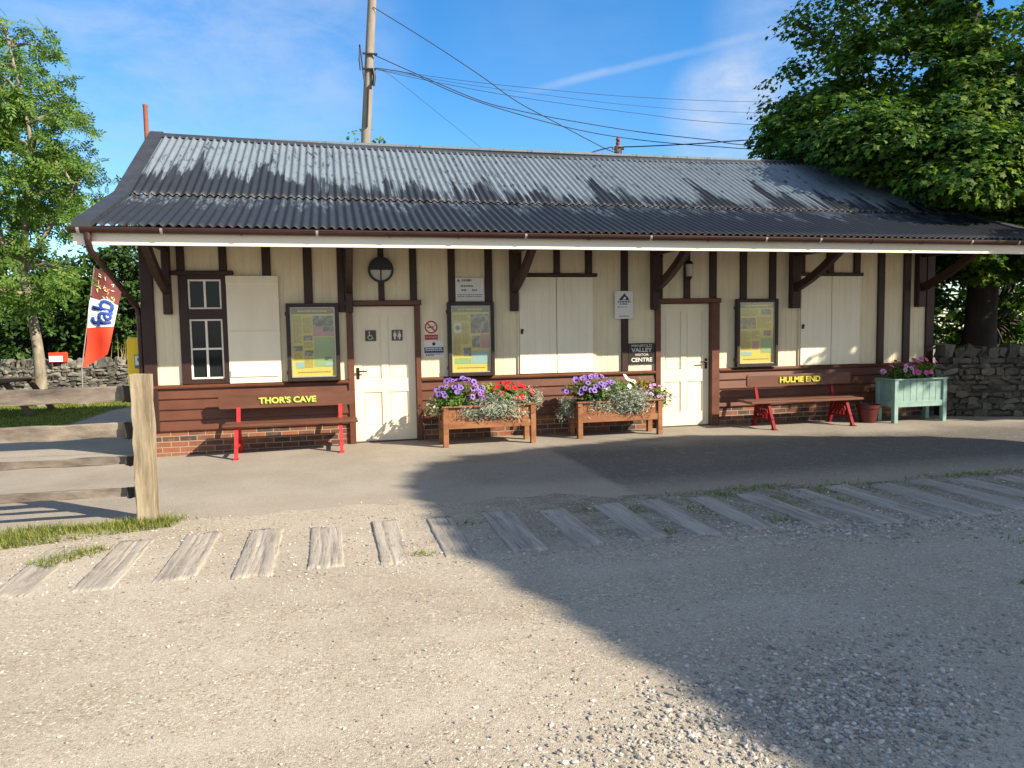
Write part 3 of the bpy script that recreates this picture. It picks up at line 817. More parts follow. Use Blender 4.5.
# cream tongue-and-groove boards: V grooves every 105 mm
def boards(mb, a, b, z0, z1, y=0.0, pitch=0.105, gw=0.004, gd=0.004, th=0.02, y_back=None):
    x = a; prof = []
    k = math.ceil(a/pitch-1e-6)
    prof.append((a, y))
    while k*pitch < b-0.012:
        g = k*pitch
        if g > a+0.012: prof += [(g-gw, y), (g, y+gd), (g+gw, y)]
        k += 1
    prof.append((b, y))
    nb = len(prof); V = [(p[0], p[1], z0) for p in prof]+[(p[0], p[1], z1) for p in prof]
    F = [(i, i+1, nb+i+1, nb+i) for i in range(nb-1)]
    yb = y+th
    V += [(a, yb, z0), (b, yb, z0), (a, yb, z1), (b, yb, z1)]; o = 2*nb
    F += [(o+1, o, o+2, o+3), (0, nb, o+2, o), (nb-1, o+1, o+3, 2*nb-1)]
    F += [tuple(list(range(nb, 2*nb))+[o+3, o+2]), tuple([o, o+1]+list(range(nb-1, -1, -1)))]
    mb.add(V, F)
mb = MB()
for a, b, z0, z1 in ((XL, .42, .93, 2.95), (.42, 1.05, 2.43, 2.95), (1.05, 2.64, .93, 2.95), (2.64, 3.69, 2.03, 2.95), (3.69, 7.41, .93, 2.95), (7.41, 8.53, 2.03, 2.95), (8.53, XR, .93, 2.95)):
    boards(mb, a, b, z0, z1)
mb.box(XL, XL+.08, 0.03, DEP, 0.3, 3.2); mb.box(XR-.08, XR, 0.03, DEP, 0.3, 3.2); mb.box(XL, XR, DEP-.1, DEP-.01, 0.3, 3.2)
mb.prism([(0.1, 3.2), (DEP-.1, 3.2), (2.53, 4.8)], 0, XL+.002, XL+.07); mb.prism([(0.1, 3.2), (DEP-.1, 3.2), (2.53, 4.8)], 0, XR-.07, XR-.002)
mb.build('boarded_wall', 'cream_paint', ST, fixn=True)
# dark studs and beams
studs = [(XL-.02, .102, .30, 2.9), (.409, .509, 2.485, 2.9), (.949, 1.051, 2.485, 2.9), (1.51, 1.627, 2.42, 2.9), (2.062, 2.182, 2.03, 2.9),
         (2.525, 2.625, 1.905, 2.9), (3.101, 3.186, 2.07, 2.9), (3.553, 3.654, 2.07, 2.9), (4.117, 4.219, 2.0, 2.9), (4.672, 4.782, 2.0, 2.9),
         (5.16, 5.235, 2.46, 2.9), (5.747, 5.843, 2.46, 2.9), (6.253, 6.361, 2.46, 2.9), (6.841, 6.951, .937, 2.9),
         (7.445, 7.538, 2.07, 2.9), (7.91, 8.015, 2.07, 2.9), (8.362, 8.479, 2.07, 2.9), (8.909, 9.023, 2.03, 2.9), (9.443, 9.56, 2.03, 2.9),
         (10.0, 10.1, 2.48, 2.9), (10.52, 10.65, 2.48, 2.9), (11.045, 11.165, 2.48, 2.9), (11.528, 11.655, .937, 2.9), (12.045, 12.18, .937, 2.9), (12.51, XR+.02, .30, 2.9)]
for a, b, z0, z1 in studs:
    m = MB(); m.box(a, b, -0.042, 0.03, z0, z1, 0, 0.006); m.build('timber_stud', 'dark_brown_paint', ST)
for a, b, z0, z1 in ((.329, 1.131, 2.428, 2.488), (5.187, 6.432, 2.405, 2.463), (9.95, 11.2, 2.425, 2.482)):
    m = MB(); m.box(a, b, -0.075, 0.02, z0, z1, 0, 0.008); m.build('head_beam', 'dark_brown_paint', ST)
# short upright plinth boards at corner of left bay seen beside the door
# doors
def door(x0, x1, f0, f1, handle_side, signs):
    fr = MB()
    fr.box(f0, x0, -0.05, 0.10, 0.0, 1.997, 0, .005); fr.box(x1, f1, -0.05, 0.10, 0.0, 1.997, 0, .005); fr.box(f0-.02, f1+.02, -0.065, 0.10, 1.998, 2.07, 0, .006)
    fo = fr.build('door_frame', 'brown_paint', ST)
    d = MB(); y0, y1 = 0.055, 0.10
    w = x1-x0; zb, zt = 0.02, 1.985
    st = 0.115; mid = (x0+x1)/2
    d.box(x0+.004, x1-.004, y0+.018, y1, zb, zt)
    rails = [(x0+.004, x0+st, zb, zt), (x1-st, x1-.004, zb, zt), (mid-.05, mid+.05, zb, zt)]
    for a, b, c, e in rails: d.box(a, b, y0, y0+.02, c, e)
    for c, e in ((zb, .24), (.735, .93), (1.86, zt)):
        d.box(x0+st, mid-.05, y0+.0005, y0+.02, c, e); d.box(mid+.05, x1-st, y0+.0005, y0+.02, c, e)
    for a, b in ((x0+st, mid-.05), (mid+.05, x1-st)):
        for c, e in ((.24, .735), (.93, 1.86)):
            d.box(a+.022, b-.022, y0+.011, y0+.02, c+.022, e-.022)
    do = d.build('door', 'cream_gloss', ST)
    th = MB(); th.box(x0, x1, 0.0, 0.10, -0.06, 0.02); th.build('threshold', 'stone_core', ST)
    h = MB()
    hx = x0+.055 if handle_side < 0 else x1-.055; sg = 1 if handle_side < 0 else -1
    h.box(hx-.022, hx+.022, y0-.010, y0, .93, 1.10, 0, .004)
    h.tube([(hx, y0, 1.045), (hx, y0-.05, 1.045)], .011, 8); h.tube([(hx, y0-.05, 1.045), (hx+sg*.06, y0-.055, 1.047), (hx+sg*.13, y0-.048, 1.042)], [.012, .011, .009], 8)
    h.disc((hx, y0-.010, .975), .010, t=.004, n=10)
    h.build('door_handle', 'handle_bronze', do)
    for kind, a, b in signs:
        s = MB(); s.box(a, b, y0-.006, y0, 1.484, 1.640, 0); cx = (a+b)/2; yy = y0-.006; z0 = 1.484
        if kind == 'wheelchair':
            s.disc((cx-.008, yy, z0+.055), .036, t=.002, n=18, mi=1, r0=.027, a0=R(130), a1=R(385))
            s.disc((cx-.018, yy, z0+.128), .011, t=.002, n=10, mi=1)
            s.prism([(cx-.024, z0+.113), (cx-.012, z0+.113), (cx-.008, z0+.072), (cx-.020, z0+.070)], 1, yy-.002, yy, 1)
            s.prism([(cx-.010, z0+.082), (cx+.022, z0+.082), (cx+.036, z0+.036), (cx+.048, z0+.040), (cx+.048, z0+.032), (cx+.032, z0+.026), (cx+.016, z0+.071), (cx-.010, z0+.071)], 1, yy-.002, yy, 1)
        else:
            for dx, dress in ((-.034, False), (.034, True)):
                s.disc((cx+dx, yy, z0+.128), .012, t=.002, n=10, mi=1)
                if dress: poly = [(-.014, .112), (.014, .112), (.030, .055), (.012, .055), (.012, .018), (-.012, .018), (-.012, .055), (-.030, .055)]
                else: poly = [(-.022, .112), (.022, .112), (.022, .062), (.013, .062), (.013, .018), (-.013, .018), (-.013, .062), (-.022, .062)]
                s.prism([(cx+dx+p[0], z0+p[1]) for p in poly], 1, yy-.002, yy, 1)
            s.box(cx-.002, cx+.002, yy-.002, yy, z0+.015, z0+.14, 1)
        s.build('toilet_sign', ['sign_brown', 'text_white'], do)
door(2.722, 3.615, 2.634, 3.69, -1, [('wheelchair', 2.896, 3.05), ('people', 3.278, 3.434)])
door(7.50, 8.39, 7.41, 8.53, 1, [])
# window (left) and shutter beside it
mb = MB()
wx0, wx1, wz0, wz1 = .415, 1.059, .94, 2.428
mb.box(wx0, .535, -0.045, .06, wz0, wz1, 0, .005); mb.box(.965, wx1, -0.045, .06, wz0, wz1, 0, .005)
mb.box(.535, .965, -0.044, .06, 2.372, wz1); mb.box(.535, .965, -0.044, .06, 1.83, 1.965); mb.box(.535, .965, -0.044, .06, wz0, 1.005)
win = mb.build('window', 'dark_brown_paint', ST)
def sash(z0, z1, mids):
    s = MB(); a, b = .537, .963; t = .022; y0, y1 = -0.018, .02
    s.box(a, a+t, y0, y1, z0, z1); s.box(b-t, b, y0, y1, z0, z1); s.box(a+t, b-t, y0+.0005, y1, z1-t, z1); s.box(a+t, b-t, y0+.0005, y1, z0, z0+t)
    m = (a+b)/2; s.box(m-.014, m+.014, y0+.001, y1, z0+t, z1-t)
    for zm in mids:
        s.box(a+t, m-.014, y0+.0015, y1, zm-.012, zm+.012); s.box(m+.014, b-t, y0+.0015, y1, zm-.012, zm+.012)
    s.build('window_sash', 'white_paint', win)
    g = MB(); g.box(a+.01, b-.01, .004, .010, z0+.01, z1-.01); g.build('window_pane', 'window_glass', win)
sash(1.967, 2.370, []); sash(1.007, 1.828, [1.42])
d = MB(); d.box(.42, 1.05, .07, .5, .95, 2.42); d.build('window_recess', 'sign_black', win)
def shutter_leaf(mb, a, b, z0, z1, y):
    boards(mb, a, b, z0, z1, y, pitch=0.118, gw=.002, gd=.003, th=.025)
mb = MB()
mb.box(1.032, 1.718, -.055, -.045, .935, 2.415); so = None
mb.box(1.030, 1.720, -.068, -.055, 2.31, 2.418, 0, .003); mb.box(1.030, 1.720, -.068, -.055, 1.645, 1.655); mb.box(1.05, 1.69, -.072, -.055, 1.02, 1.115, 0, .004)
mb.build('shutter', 'shutter_paint', ST)
def shutter_pair(x0, xm, x1, z0, z1, fr1):
    for fa_, fb_ in ((x0-.03, x0-.003), (x1+.003, fr1)):
        m = MB(); m.box(fa_, fb_, -.03, .01, z0-.01, z1+.01, 0, .003); m.build('shutter_frame', 'cream_paint', ST)
    for a, b, lk in ((x0, xm-.006, True), (xm+.006, x1, False)):
        s = MB(); shutter_leaf(s, a, b, z0, z1, -.05)
        so = s.build('shutter', 'shutter_paint', ST)
        if lk:
            k = MB(); k.disc((a+.035, -.05, 1.605), .022, t=.02, n=12); k.box(a+.012, a+.05, -.068, -.05, 1.55, 1.60, 0, .004); k.build('padlock', 'black_iron', so)
shutter_pair(5.19, 5.775, 6.36, .945, 2.402, 6.42)
shutter_pair(10.02, 10.60, 11.15, .945, 2.422, 11.2)
# brackets carrying the canopy: wall post and curved brace
def bracket(a, b, dx=0.0):
    br = MB(); c = (a+b)/2; w = (b-a)
    br.box(a, b, -.12, 0.0, 1.895, 2.9, 0, .008)
    pts = []
    for i in range(9):
        t = i/8
        pts.append((c+dx*t, -.10-1.15*t, 2.22+.56*t+.06*math.sin(math.pi*t)*-1))
    for p, q in zip(pts[:-1], pts[1:]): br.bar(p, q, .085, .12)
    br.box(c-.04, c+.04, -1.52, 0.0, 2.74, 2.82, 0, .006)
    br.build('canopy_bracket', 'dark_brown_paint', ST)
for a, b in ((.234, .333), (2.632, 2.734), (5.048, 5.16), (7.333, 7.44), (9.806, 9.96), (12.27, 12.42)): bracket(a, b)
# roof
GX0, GX1 = -0.37, 13.55
prof_u = [(-1.61, 2.882), (0.19, 3.535)]
prof_t = [(0.11, 3.533), (2.53, 4.93)]
def corr(name, prof, x0, x1, ny, amp=.0165, pitch=.107, sag=None):
    n = int((x1-x0)/pitch*8)+1
    X = np.linspace(x0, x1, n); Tt = np.linspace(0, 1, ny)
    V = []
    (ya_, za_), (yb_, zb_) = prof
    sl = math.hypot(yb_-ya_, zb_-za_); ny_, nz_ = -(zb_-za_)/sl, (yb_-ya_)/sl
    for t in Tt:
        wv = amp*np.cos(2*math.pi*X/pitch)
        sg = (sag(X)*t if sag is not None else 0)
        lap = 0
        V.append(np.stack([X, ya_+(yb_-ya_)*t+ny_*wv, za_+(zb_-za_)*t+nz_*wv+sg+lap], 1))
    V = np.array(V).reshape(-1, 3)
    F = [(j*n+i, j*n+i+1, (j+1)*n+i+1, (j+1)*n+i) for j in range(ny-1) for i in range(n-1)]
    V2 = np.vstack([V, V-np.array([0, 0, .008])]); m = len(V)
    F2 = F+[tuple(m+k for k in f[::-1]) for f in F]+[(i+1, i, m+i, m+i+1) for i in range(n-1)]
    return np_mesh(name, V2, F2, 4, 'corrugated_roof', parent=ST, smooth=True)
SAG = lambda X: -0.10*np.clip(np.sin((X+.46)/13.4*math.pi), 0, 1)
corr('canopy_roof', prof_u, -.19, GX1, 10)
rf = corr('roof', prof_t, -.19, GX1, 14, sag=SAG)
V = MB(); V.prism([(2.53, 4.92), (DEP+.35, 3.22), (DEP+.35, 3.19), (2.53, 4.88)], 0, GX0, GX1); V.build('rear_roof', 'corrugated_roof', ST)
# smooth verge sheet at the left gable and ridge capping
vg = MB()
def verge(xa, xb):
    for (y0, z0), (y1, z1) in (prof_u, (prof_u[1], prof_t[1])):
        vg.prism([(y0, z0+.034), (y1, z1+.034), (y1, z1-.03), (y0, z0-.03)], 0, xa, xb)
verge(GX0, -.165); vg.build('verge_flashing', 'roof_lead', rf)
vg = MB(); verge(GX1-.2, GX1); vg.build('verge_flashing', 'roof_lead', rf)
rc = MB(); XX = np.linspace(GX0, GX1, 30)
for a, b in zip(XX[:-1], XX[1:]):
    sa, sb = float(SAG(a)), float(SAG(b))
    pa, pb = [[(2.36, 4.845+q), (2.51, 4.945+q), (2.56, 4.945+q), (2.70, 4.845+q)] for q in (sa, sb)]
    rc.add([(a, *p) for p in pa]+[(b, *p) for p in pb], [(0, 1, 5, 4), (1, 2, 6, 5), (2, 3, 7, 6)])
rc.build('ridge_cap', 'roof_lead', rf)
fl = MB(); fl.tube([(-.45, 2.66, 4.4), (-.45, 2.66, 5.40)], .036, 10); fl.tube([(-.45, 2.66, 5.38), (-.45, 2.66, 5.42)], .040, 10); fl.build('flue_pipe', 'terracotta', ST)
# soffit boards under the canopy, fascia, gutter
sf = MB(); sf.prism([(-1.55, 2.82), (0.0, 2.90), (0.0, 2.93), (-1.55, 2.845)], 0, GX0+.03, GX1-.03); sf.build('soffit', 'picnic_wood', ST)
fa = MB(); fa.box(GX0, GX1, -1.58, -1.552, 2.652, 2.815, 0, .004); fa.build('fascia_board', 'white_paint', ST)
for xa in (GX0+.005, GX1-.03):
    bb = MB()
    bb.prism([(-1.55, 2.68), (0.19, 3.36), (2.53, 4.75), (2.53, 4.89), (0.19, 3.50), (-1.55, 2.88)], 0, xa, xa+.025)
    bb.build('barge_board', 'white_paint', ST)
m = MB(); m.box(GX0+.02, GX1-.02, -1.549, -1.50, 2.78, 2.875); m.build('eave_light_stop', 'dark_brown_paint', ST)  # added dark board: stops light leaking under the sheets, keeps their gaps black
gu = MB(); n = 9
for k in range(n):
    a0 = math.pi+math.pi*k/n; a1 = math.pi+math.pi*(k+1)/n; r = .058; yc, zc = -1.650, 2.832
    gu.prism([(yc+r*math.cos(a0), zc+r*math.sin(a0)), (yc+r*math.cos(a1), zc+r*math.sin(a1)), (yc+(r-.006)*math.cos(a1), zc+(r-.006)*math.sin(a1)), (yc+(r-.006)*math.cos(a0), zc+(r-.006)*math.sin(a0))], 0, GX0-.02, GX1)
gu.prism([(-1.712, 2.827), (-1.712, 2.842), (-1.700, 2.842), (-1.700, 2.827)], 0, GX0-.02, GX1)
gt = gu.build('gutter', 'brown_plastic', ST)
for x in list(np.arange(-.3, 13.4, .86)):
    c = MB()
    for k in range(n):
        a0 = math.pi+math.pi*k/n; a1 = math.pi+math.pi*(k+1)/n; r = .064; yc, zc = -1.650, 2.832
        c.prism([(yc+r*math.cos(a0), zc+r*math.sin(a0)), (yc+r*math.cos(a1), zc+r*math.sin(a1)), (yc+(r-.005)*math.cos(a1), zc+(r-.005)*math.sin(a1)), (yc+(r-.005)*math.cos(a0), zc+(r-.005)*math.sin(a0))], 0, x, x+.03)
    c.build('gutter_clip', 'galv_steel' if random.random() < .35 else 'brown_plastic', gt)
dp = MB()
dp.tube([(-.20, -1.642, 2.83), (-.20, -1.642, 2.68), (-.195, -1.60, 2.59), (-.13, -.25, 2.10), (-.105, 0.0, 1.98), (-.10, .03, 1.85), (-.10, .03, 0.05)], .036, 10)
dp.tube([(-.20, -1.642, 2.70), (-.20, -1.642, 2.82)], .042, 10); dp.tube([(-.10, .03, 1.80), (-.10, .03, 1.90)], .042, 10); dp.tube([(-.10, .03, .9), (-.10, .03, .96)], .042, 10)
dp.build('downpipe', 'brown_plastic', ST)

# ------------------------------------------------------------------ lamps
lp = thing('bulkhead_lamp', 'round black bulkhead lamp with half hood above the toilet door', 'lamp', (3.137, -.05, 2.50))
m = MB(); c = (3.137, -.045, 2.503)
m.disc(c, .165, t=.03, n=32); m.disc((c[0], -.075, c[2]), .182, t=.045, n=32, r0=.150)
m.disc((c[0], -.075, c[2]+.008), .152, t=.055, n=20, a0=0, a1=math.pi); m.box(c[0]-.008, c[0]+.008, -.118, -.09, c[2]-.155, c[2])
m.build('lamp_housing', 'black_iron', lp)
m = MB(); m.disc((c[0], -.0755, c[2]-.002), .149, t=.022, n=20, a0=math.pi, a1=2*math.pi); m.build('lamp_glass', 'lamp_glass', lp)
ln = thing('wall_lantern', 'small glass wall lantern above the second cream door', 'lamp', (7.945, -.05, 2.5))
m = MB(); cx = 7.945
m.box(cx-.03, cx+.03, -.075, -.042, 2.40, 2.64); m.bar((cx, -.06, 2.62), (cx, -.13, 2.65), .02, .02); m.tube([(cx, -.13, 2.60), (cx, -.13, 2.635), (cx, -.13, 2.66)], [.062, .055, .012], 12); m.tube([(cx, -.13, 2.375), (cx, -.13, 2.36), (cx, -.13, 2.41)], [.018, .03, .052], 12)
m.build('lantern_bracket', 'black_iron', ln)
m = MB(); m.tube([(cx, -.13, 2.41), (cx, -.13, 2.60)], [.048, .056], 12); m.build('lantern_glass', 'lamp_glass', ln)

# ------------------------------------------------------------------ notice boards
def notice_board(x0, x1, z0, z1, label, kind):
    t = thing('notice_board', label, 'notice board', ((x0+x1)/2, -.05, z0), 'framed notice boards on the station wall')
    f = MB(); w = .055; y0, y1 = -.115, -.03
    f.box(x0, x0+w, y0, y1, z0, z1, 0, .005); f.box(x1-w, x1, y0, y1, z0, z1, 0, .005)
    f.box(x0+w, x1-w, y0+.001, y1, z1-w, z1, 0, .004); f.box(x0+w, x1-w, y0+.001, y1, z0, z0+w, 0, .004)
    f.box(x0-.012, x0+.002, y0+.01, y1, z0+.10, z0+.15); f.box(x0-.012, x0+.002, y0+.01, y1, z1-.17, z1-.12)
    f.build('frame', 'board_frame', t)
    i = MB(); q = .012; a, b, c, d = x0+w, x1-w, z0+w, z1-w
    i.box(a, a+q, y0+.02, y1, c, d); i.box(b-q, b, y0+.02, y1, c, d); i.box(a+q, b-q, y0+.0205, y1, d-q, d); i.box(a+q, b-q, y0+.0205, y1, c, c+q); i.build('inner_frame', 'galv_steel', t)
    p = MB(); p.box(a+q, b-q, -.062, -.03, c+q, d-q); po = p.build('poster', 'poster_yellow', t)
    A, B, Cc, D = a+q, b-q, c+q, d-q; W = B-A; H = D-Cc; y = -.062
    def r(name, u0, v0, u1, v1, mat, dy=0.0):
        k = MB(); k.box(A+W*u0, A+W*u1, y-.003-dy, y-dy, D-H*v1, D-H*v0); k.build(name, mat, po)
    r('title_band', .01, .0, .99, .085, 'poster_olive')
    tx = MB(); word_bars(tx, A+W*.16, A+W*.84, y-.003, D-H*.030, D-H*.075, H*.032, gap=.1); tx.build('title_print', 'poster_ochre', po)
    if kind == 1:
        r('photo_panel', .50, .115, .97, .27, 'poster_photo'); r('picture_panel', .50, .27, .99, .415, 'poster_pink'); r('photo_panel', .73, .28, .97, .345, 'poster_photo', .003)
        r('map_panel', .51, .43, .99, .865, 'poster_green'); r('photo_panel', .27, .40, .48, .475, 'poster_photo'); r('photo_panel', .04, .55, .25, .63, 'poster_photo'); r('photo_panel', .28, .62, .49, .705, 'poster_photo')
        r('picture_panel', .08, .79, .27, .88, 'poster_blue'); r('photo_panel', .75, .72, .95, .77, 'poster_photo', .003); r('photo_panel', .75, .80, .95, .85, 'poster_blue', .003)
        cols = [(.05, .24, .12, .53), (.27, .48, .14, .38), (.05, .24, .65, .77), (.28, .48, .50, .60), (.28, .48, .72, .90)]
    elif kind == 2:
        r('photo_panel', .50, .12, .98, .41, 'poster_photo'); r('portrait_panel', .07, .25, .24, .40, 'sign_white'); r('photo_panel', .53, .45, .73, .63, 'poster_photo'); r('picture_panel', .75, .43, .99, .64, 'poster_pink')
        r('photo_panel', .30, .63, .50, .76, 'poster_photo'); r('picture_panel', .52, .68, .98, .88, 'poster_blue'); r('picture_panel', .06, .79, .50, .88, 'poster_green')
        k = MB(); k.disc((A+W*.155, y-.003, D-H*.325), W*.065, t=.003, n=14); k.build('portrait_emblem', 'sign_grey', po)
        cols = [(.05, .45, .13, .23), (.27, .46, .26, .60), (.05, .24, .42, .76)]
    else:
        r('photo_panel', .64, .10, .94, .20, 'poster_photo'); r('photo_panel', .03, .25, .48, .43, 'poster_photo'); r('photo_panel', .72, .46, .94, .55, 'poster_photo'); r('picture_panel', .38, .64, .57, .78, 'poster_pink')
        r('map_panel', .64, .59, .96, .84, 'poster_green'); r('picture_panel', .06, .82, .36, .88, 'poster_blue')
        cols = [(.05, .55, .11, .22), (.52, .94, .24, .43), (.05, .33, .47, .80), (.36, .60, .47, .61)]
    pr = MB()
    for u0, u1, v0, v1 in cols: word_bars(pr, A+W*u0, A+W*u1, y, D-H*v0, D-H*v1, H*.018, gap=.55)
    word_bars(pr, A+W*.12, A+W*.88, y, D-H*.935, D-H*.962, H*.018, gap=.3)
    pr.build('printed_text', 'poster_ink', po)
    g = MB(); g.box(a+.001, b-.001, y0+.030, y0+.034, c+.001, d-.001); g.build('glass_pane', 'cabinet_glass', t)
notice_board(1.808, 2.530, .937, 2.033, 'yellow poster in a brown frame above the THOR\'S CAVE bench', 1)
notice_board(4.085, 4.784, .937, 2.036, 'yellow poster in a brown frame under the white wall plate', 2)
notice_board(8.805, 9.558, .945, 2.053, 'yellow poster in a brown frame above the HULME END bench', 3)

# ------------------------------------------------------------------ wall signs
s = thing('no_smoking_sign', 'round no smoking sign over a red strip beside the toilet door', 'sign', (3.85, -.01, 1.48))
m = MB(); m.box(3.748, 3.953, -.008, -.001, 1.478, 1.770, 0); m.build('sign_plate', 'cream_gloss', s)
m = MB(); cx, cz = 3.852, 1.672
m.disc((cx, -.008, cz), .096, t=.003, n=32, r0=.074)
m.prism([(cx-.062, cz+.048), (cx-.048, cz+.062), (cx+.062, cz-.048), (cx+.048, cz-.062)], 1, -.0125, -.008)
m.box(3.754, 3.948, -.011, -.008, 1.486, 1.562); m.build('red_symbol', 'sign_red', s)
m = MB()
m.prism([(cx-.055, cz-.018), (cx+.040, cz-.002), (cx+.037, cz+.014), (cx-.058, cz-.002)], 1, -.0105, -.008)
m.tube([(cx+.045, -.0095, cz+.015), (cx+.058, -.0095, cz+.028), (cx+.050, -.0095, cz+.042)], .004, 6); m.build('cigarette', 'sign_black', s)
text_mesh('NO SMOKING', .026, (cx, -.0125, 1.524), 'text_white', s, depth=.002)
s = thing('blue_notice', 'white notice with a dark blue band below the no smoking sign', 'sign', (3.885, -.01, 1.23))
m = MB(); m.box(3.738, 4.034, -.008, -.001, 1.232, 1.462); m.build('sign_plate', 'sign_white', s)
m = MB(); m.box(3.744, 4.028, -.011, -.008, 1.292, 1.378); m.disc((3.886, -.008, 1.425), .026, t=.003, n=16); m.build('navy_band', 'sign_navy', s)
m = MB(); word_bars(m, 3.76, 4.01, -.011, 1.368, 1.305, .028, gap=.4); m.build('printed_text', 'text_white', s)
m = MB(); word_bars(m, 3.76, 4.01, -.008, 1.280, 1.238, .018, gap=.4); m.build('small_print', 'sign_navy', s)
s = thing('wall_plate', 'pale grey plate of small print above the middle notice board', 'sign', (4.44, -.03, 2.05))
m = MB(); m.box(4.222, 4.652, -.042, -.001, 2.047, 2.395, 0, .003); m.build('sign_plate', 'sign_white', s)
m = MB(); word_bars(m, 4.32, 4.60, -.042, 2.372, 2.325, .042, gap=.2); m.build('printed_text', 'sign_grey', s); m = MB(); m.disc((4.268, -.042, 2.35), .020, t=.003, n=12); m.build('plate_emblem', 'sign_grey', s); m = MB()
word_bars(m, 4.30, 4.58, -.042, 2.285, 2.245, .036, gap=.25); word_bars(m, 4.31, 4.40, -.042, 2.225, 2.185, .036, gap=.25); word_bars(m, 4.47, 4.56, -.042, 2.225, 2.185, .036, gap=.25)
word_bars(m, 4.245, 4.63, -.042, 2.150, 2.080, .028, gap=.5); m.build('printed_text', 'sign_grey', s)
s = thing('triangle_plate', 'white upright plate with a dark blue triangle on a brown stud', 'sign', (6.87, -.05, 1.75))
m = MB(); m.box(6.718, 7.024, -.065, -.043, 1.758, 2.188, 0, .004); m.build('sign_plate', 'sign_white', s)
m = MB(); m.prism([(6.78, 2.045), (6.96, 2.045), (6.925, 2.10), (6.90, 2.12), (6.875, 2.16), (6.85, 2.12), (6.825, 2.10)], 1, -.068, -.065)
word_bars(m, 6.765, 6.98, -.065, 2.03, 2.00, .026, gap=.25); word_bars(m, 6.80, 6.94, -.065, 1.995, 1.97, .024, gap=.3); m.build('blue_emblem', 'sign_navy', s)
m = MB(); m.prism([(6.84, 2.055), (6.89, 2.055), (6.905, 2.085), (6.875, 2.10), (6.86, 2.075)], 1, -.0705, -.068); m.build('white_mark', 'sign_white', s)
m = MB(); word_bars(m, 6.755, 6.99, -.065, 1.945, 1.925, .018, gap=.4); word_bars(m, 6.79, 6.95, -.065, 1.805, 1.775, .024, gap=.35); m.build('small_print', 'sign_grey', s)
s = thing('visitor_centre_sign', 'black VALLEY VISITOR CENTRE plate left of the second door', 'sign', (7.16, -.03, 1.04))
m = MB(); m.box(6.955, 7.396, -.035, -.001, 1.045, 1.370, 0, .004); m.build('sign_plate', 'sign_black', s)
text_mesh('MANIFOLD', .062, (7.175, -.038, 1.328), 'text_white', s, depth=.004, sx=1.12)
text_mesh('VALLEY', .088, (7.175, -.038, 1.258), 'text_white', s, depth=.004, sx=1.15, bold=.002)
text_mesh('VISITOR', .050, (7.175, -.038, 1.185), 'text_white', s, depth=.004, sx=1.3)
text_mesh('CENTRE', .088, (7.175, -.038, 1.105), 'text_white', s, depth=.004, sx=1.1, bold=.002)

# ------------------------------------------------------------------ benches
def bench(x0, x1, ys, bx0, bx1, zb0, zb1, legs, yb, fy, ry, label, mat, txt, tmat, tx, red, tsz, aframe):
    t = thing('bench', label, 'bench', ((x0+x1)/2, ys+.1, 0), 'benches along the station wall')
    zg = float(gz((x0+x1)/2, -.4))
    hs = .405+zg
    s = MB(); w = (-ys+yb-.02)/2
    s.box(x0, x1, ys, ys+w-.006, hs-.002, hs+.036, 0, .008); s.box(x0+.008, x1-.006, ys+w+.006, ys+2*w, hs+.002, hs+.04, 0, .008); s.build('seat', mat, t)
    b = MB(); rr = .03
    poly = []
    for cx, cz, a in ((bx1-rr, zb1-rr, 0), (bx0+rr, zb1-rr, 90), (bx0+rr, zb0+rr, 180), (bx1-rr, zb0+rr, 270)):
        for k in range(4): poly.append((cx+rr*math.cos(R(a+30*k)), cz+rr*math.sin(R(a+30*k))))
    b.prism(poly, 1, yb-.02, yb+.02); bo = b.build('backrest', mat, t, bev=.004)
    zt = (zb0+zb1)/2
    text_mesh(txt, tsz, (tx, yb-.028, zt), tmat, bo, depth=.014, bold=.004, sx=1.10)
    if tmat == 'text_lime': text_mesh(txt, tsz, (tx+.006, yb-.0215, zt-.007), 'text_green', bo, 'lettering_shadow', depth=.003, bold=.005, sx=1.10)
    for lx in legs:
        k = MB(); zz = float(gz(lx, -.5)); w = .045; ym = (fy+ry)/2
        k.bar((lx, fy, zz), (lx, ys+.09, hs-.004), w, .05, w2=w, h2=.045); k.bar((lx, ry, zz), (lx, yb-.06, hs-.004), w, .05)
        k.bar((lx, yb-.075, hs-.02), (lx, yb+.038, zb1-.03), .05, .03)
        k.bar((lx, ys+.06, hs-.018), (lx, yb-.03, hs-.018), w-.004, .028)
        k.bar((lx, fy+.04, .15+zz), (lx, ry-.04, .15+zz), .03, .03)
        k.box(lx-.035, lx+.035, fy-.05, fy+.05, zz, .018+zz); k.box(lx-.035, lx+.035, ry-.05, ry+.05, zz, .018+zz)
        if aframe:
            for q in range(5):
                ya_, yb_ = fy+.05+(ry-fy-.1)*q/5, fy+.05+(ry-fy-.1)*(q+1)/5
                k.bar((lx, ya_, .16+zz), (lx, ym+(yb_-ym)*.55, hs-.02), .02, .022); k.bar((lx, yb_, .16+zz), (lx, ym+(ya_-ym)*.55, hs-.02), .02, .022)
        k.build('leg_frame', red, t)
bench(.975, 2.735, -.64, .895, 2.717, .597, .792, (1.15, 2.505), -.24, -.73, -.09, 'brown slatted bench on bright red legs lettered THOR\'S CAVE', 'board_brown', 'THOR\'S CAVE', 'text_lime', 1.80, 'red_paint', .112, False)
bench(8.68, 10.69, -.76, 8.866, 10.785, .637, .822, (9.02, 10.42), -.30, -.85, -.28, 'brown bench on red lattice legs lettered HULME END', 'board_brown', 'HULME END', 'text_yellow', 9.82, 'dark_red_paint', .125, True)

